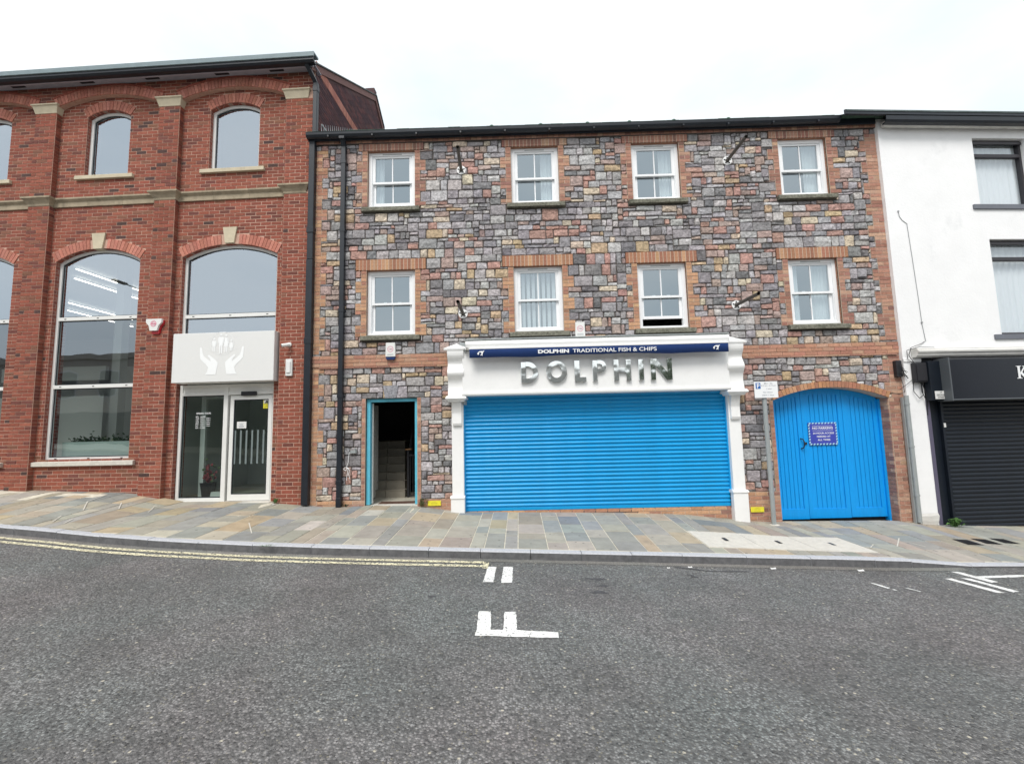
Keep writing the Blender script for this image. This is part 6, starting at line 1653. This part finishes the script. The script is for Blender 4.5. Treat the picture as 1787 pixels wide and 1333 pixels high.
# crack and stain lines in the road
for pts in ([(2.0, -2.66), (2.25, -2.74), (2.4, -2.80), (2.9, -2.76)], [(2.05, -2.95), (2.12, -3.0), (2.08, -3.03), (2.15, -3.06)]):
    m = MB(); 
    for a, b in zip(pts[:-1], pts[1:]):
        d_ = Vector((b[0] - a[0], b[1] - a[1])).normalized() * .014; m.face([(a[0] - d_.y, a[1] + d_.x, zr(a[0]) + .0055), (a[0] + d_.y, a[1] - d_.x, zr(a[0]) + .0055), (b[0] + d_.y, b[1] - d_.x, zr(b[0]) + .0055), (b[0] - d_.y, b[1] + d_.x, zr(b[0]) + .0055)])
    m.build('tar_crack', PATCH, road)
# planters behind the tall office windows
for i, (c, lb) in enumerate(((-4.635, 'green plants in a trough behind the tall office window nearest the entrance'), (-7.44, 'green plants in a trough behind the tall office window at the left edge'))):
    p = T(empty('window_plants', (-4.15, 0, 0), math.radians(YL)), lb, 'plants')
    m = MB(); m.box(c - .8, c + .8, .5, .75, 1.0, 1.35); m.build('trough', MT['interiorlight'], p)
    m = MB()
    for k in range(420):
        cl = R.choice([-.62, -.35, -.1, .25, .55]); x = c + cl + R.gauss(0, .09); z = 1.40 + abs(R.gauss(0, .07)); y = .6 + R.uniform(-.1, .1); s_ = .03; t = R.uniform(0, 6.28); q = R.uniform(.6, 1.4)
        m.face([(x - s_, y, z), (x, y + .02, z - s_ * math.cos(t)), (x + s_, y, z + s_ * math.sin(t)), (x, y - .02, z + s_)], (.05 * q, .10 * q, .035 * q))
    for k in range(9):
        x = c + .02; t = (k - 4) * .28; m.face([(x, .6, 1.36), (x + math.sin(t) * .13, .6, 1.50 + .05 * math.cos(t)), (x + math.sin(t) * .22, .6, 1.70 - abs(t) * .12), (x + math.sin(t) * .10, .6, 1.52)], (.22, .26, .14))
    m.build('foliage', MT['green'], p)
p = T(empty('lobby_plant', (-6.55, .75, .25)), 'potted plant with red leaves inside the entrance lobby behind the left glass panel', 'plant')
m = MB(); m.lathe((0, 0, 0), [(.11, 0), (.15, .28), (.16, .3)], 14); m.build('pot', MT['darkmetal'], p)
m = MB()
for k in range(70): x, y, z = R.gauss(0, .07), R.gauss(0, .06), .45 + R.gauss(0, .12); s_ = .035; m.face([(x - s_, y, z), (x, y, z - s_), (x + s_, y, z), (x, y + .02, z + s_)], R.choice([(.18, .02, .03), (.25, .03, .04), (.06, .09, .03)]))
m.build('foliage', MT['green'], p)

# ------------------------------------------------------------------ OTHER SIDE OF THE STREET (seen mirrored in the glass and the metal letters)
mb = MB(); xs = [-40 + 2 * i for i in range(41)]
for a, b in zip(xs[:-1], xs[1:]): mb.face([(a, -16.2, zr(a) + .13), (b, -16.2, zr(b) + .13), (b, -12.6, zr(b) + .11), (a, -12.6, zr(a) + .11)]); mb.face([(a, -12.6, zr(a) - .05), (b, -12.6, zr(b) - .05), (b, -12.6, zr(b) + .11), (a, -12.6, zr(a) + .11)])
T(mb.build('far_pavement', MT['joint']), kind='structure')
def opp(x0, x1, h, col, label, nw):
    b = T(empty('facing_building', ((x0 + x1) / 2, -16.2, 0)), label, 'building')
    w = x1 - x0; m = MB(); m.box(-w / 2, w / 2, -8, 0, -2.5, h); m.box(-w / 2 - .01, w / 2 + .01, 0, .12, h - .35, h - .1)
    m.build('wall', M('facing_wall', col, .9, noise=.08, nscale=2), b)
    for i in range(nw):
        cx = -w / 2 + w * (i + .5) / nw
        m = MB(); m.box(cx - .55, cx + .55, .002, .03, h - 2.6, h - 1.0); f = m.build('window', MT['soffit'], b)
        m = MB(); m.face([(cx - .48, .035, h - 2.53), (cx + .48, .035, h - 2.53), (cx + .48, .035, h - 1.07), (cx - .48, .035, h - 1.07)]); m.build('pane', MT['blackgloss'], f)
    m = MB(); m.box(-w / 2 + .6, w / 2 - .6, .002, .04, -1.0, h - 3.6); m.build('shop_window', MT['blackgloss'], b)
opp(-36, -22, 6.6, (.30, .27, .24), 'plain two storey building facing the brick office, far left across the street', 5)
opp(-22, -2.2, 7.1, (.26, .24, .22), 'dark two storey building straight across from the brick office', 5)
opp(-2.2, 14.0, 4.65, (.40, .40, .39), 'unseen pale low building across from the shop, shaped for what the metal letters mirror', 0)  # unseen; height, length and grey chosen for what the metal letters mirror
opp(14.0, 28, 6.4, (.36, .25, .20), 'reddish two storey building across from the white building', 5)
p = T(empty('street_lamp', (-20.6, -12.9, zr(-20.6) + .12)), 'tall grey street lamp across the road, seen mirrored in the tall office window', 'street lamp')
m = MB(); m.cyl((0, 0, 0), (0, 0, 9.2), .11, .07, n=12); m.build('post', MT['galv'], p)
m = MB(); m.tube([(0, 0, 8.0), (0, .9, 8.35), (0, 1.5, 8.4)], .04, 8); m.build('arm', MT['galv'], p)
m = MB(); m.box(-.15, .15, 1.4, 2.1, 8.33, 8.45, c=.03); m.build('lantern', MT['darkmetal'], p)

# street tree across the road, mirrored in the metal letters
p = T(empty('street_tree', (7.4, -13.4, zr(7.4) + .12)), 'small green street tree across the road, seen mirrored in the metal letters', 'tree')
m = MB(); m.cyl((0, 0, 0), (.05, 0, 2.4), .12, .08, n=10); m.build('trunk', MT['wood'], p)
m = MB()
for k in range(5): t = 1.26 * k; m.cyl((.05, 0, 2.2), (.05 + .9 * math.cos(t), .9 * math.sin(t), 4.0 + .3 * math.sin(k * 2.1)), .05, .02, n=6)
m.build('branch', MT['wood'], p)
m = MB()
for k in range(1300):
    c = R.choice([(0, 0, 4.5), (.9, .3, 4.2), (-.9, -.2, 4.3), (.2, .8, 4.9), (-.3, -.8, 3.9), (.5, -.6, 5.2)]); q = [c[i] + R.gauss(0, .42) for i in range(3)]; a = Vector([R.uniform(-1, 1) for _ in range(3)]).normalized() * .10; b_ = a.orthogonal().normalized() * .06; q = Vector(q); w_ = R.uniform(.6, 1.4)
    m.face([q - a, q - b_, q + a, q + b_], (.045 * w_, .09 * w_, .03 * w_))
m.build('crown', MT['green'], p)

# pale repaired cracks in the paving
for pts in ([(-7.48, -1.02), (-7.90, -.51), (-8.0, -.05)], [(-7.06, -.8), (-7.33, -.44)], [(-6.51, -.83), (-6.75, -.4), (-6.53, -.41)], [(-7.33, -1.67), (-7.51, -1.36)], [(-7.09, -1.73), (-7.2, -1.48)], [(-4.36, -1.45), (-3.99, -2.0)], [(6.19, -1.1), (5.75, -1.6)], [(5.42, -1.56), (5.17, -1.84)], [(6.18, -1.37), (6.24, -1.53)]):
    m = MB()
    for a, b in zip(pts[:-1], pts[1:]):
        n = 5; d_ = Vector((b[0] - a[0], b[1] - a[1])).normalized() * .008
        for k in range(n):
            p0 = [a[i] + (b[i] - a[i]) * k / n for i in (0, 1)]; p1 = [a[i] + (b[i] - a[i]) * (k + 1) / n for i in (0, 1)]
            m.face([(p0[0] - d_.y, p0[1] + d_.x, zp(*p0) + .009), (p0[0] + d_.y, p0[1] - d_.x, zp(*p0) + .009), (p1[0] + d_.y, p1[1] - d_.x, zp(*p1) + .009), (p1[0] - d_.y, p1[1] + d_.x, zp(*p1) + .009)])
    m.build('mortar_crack', MT['cornice'] if False else MT['conc'], pavement)
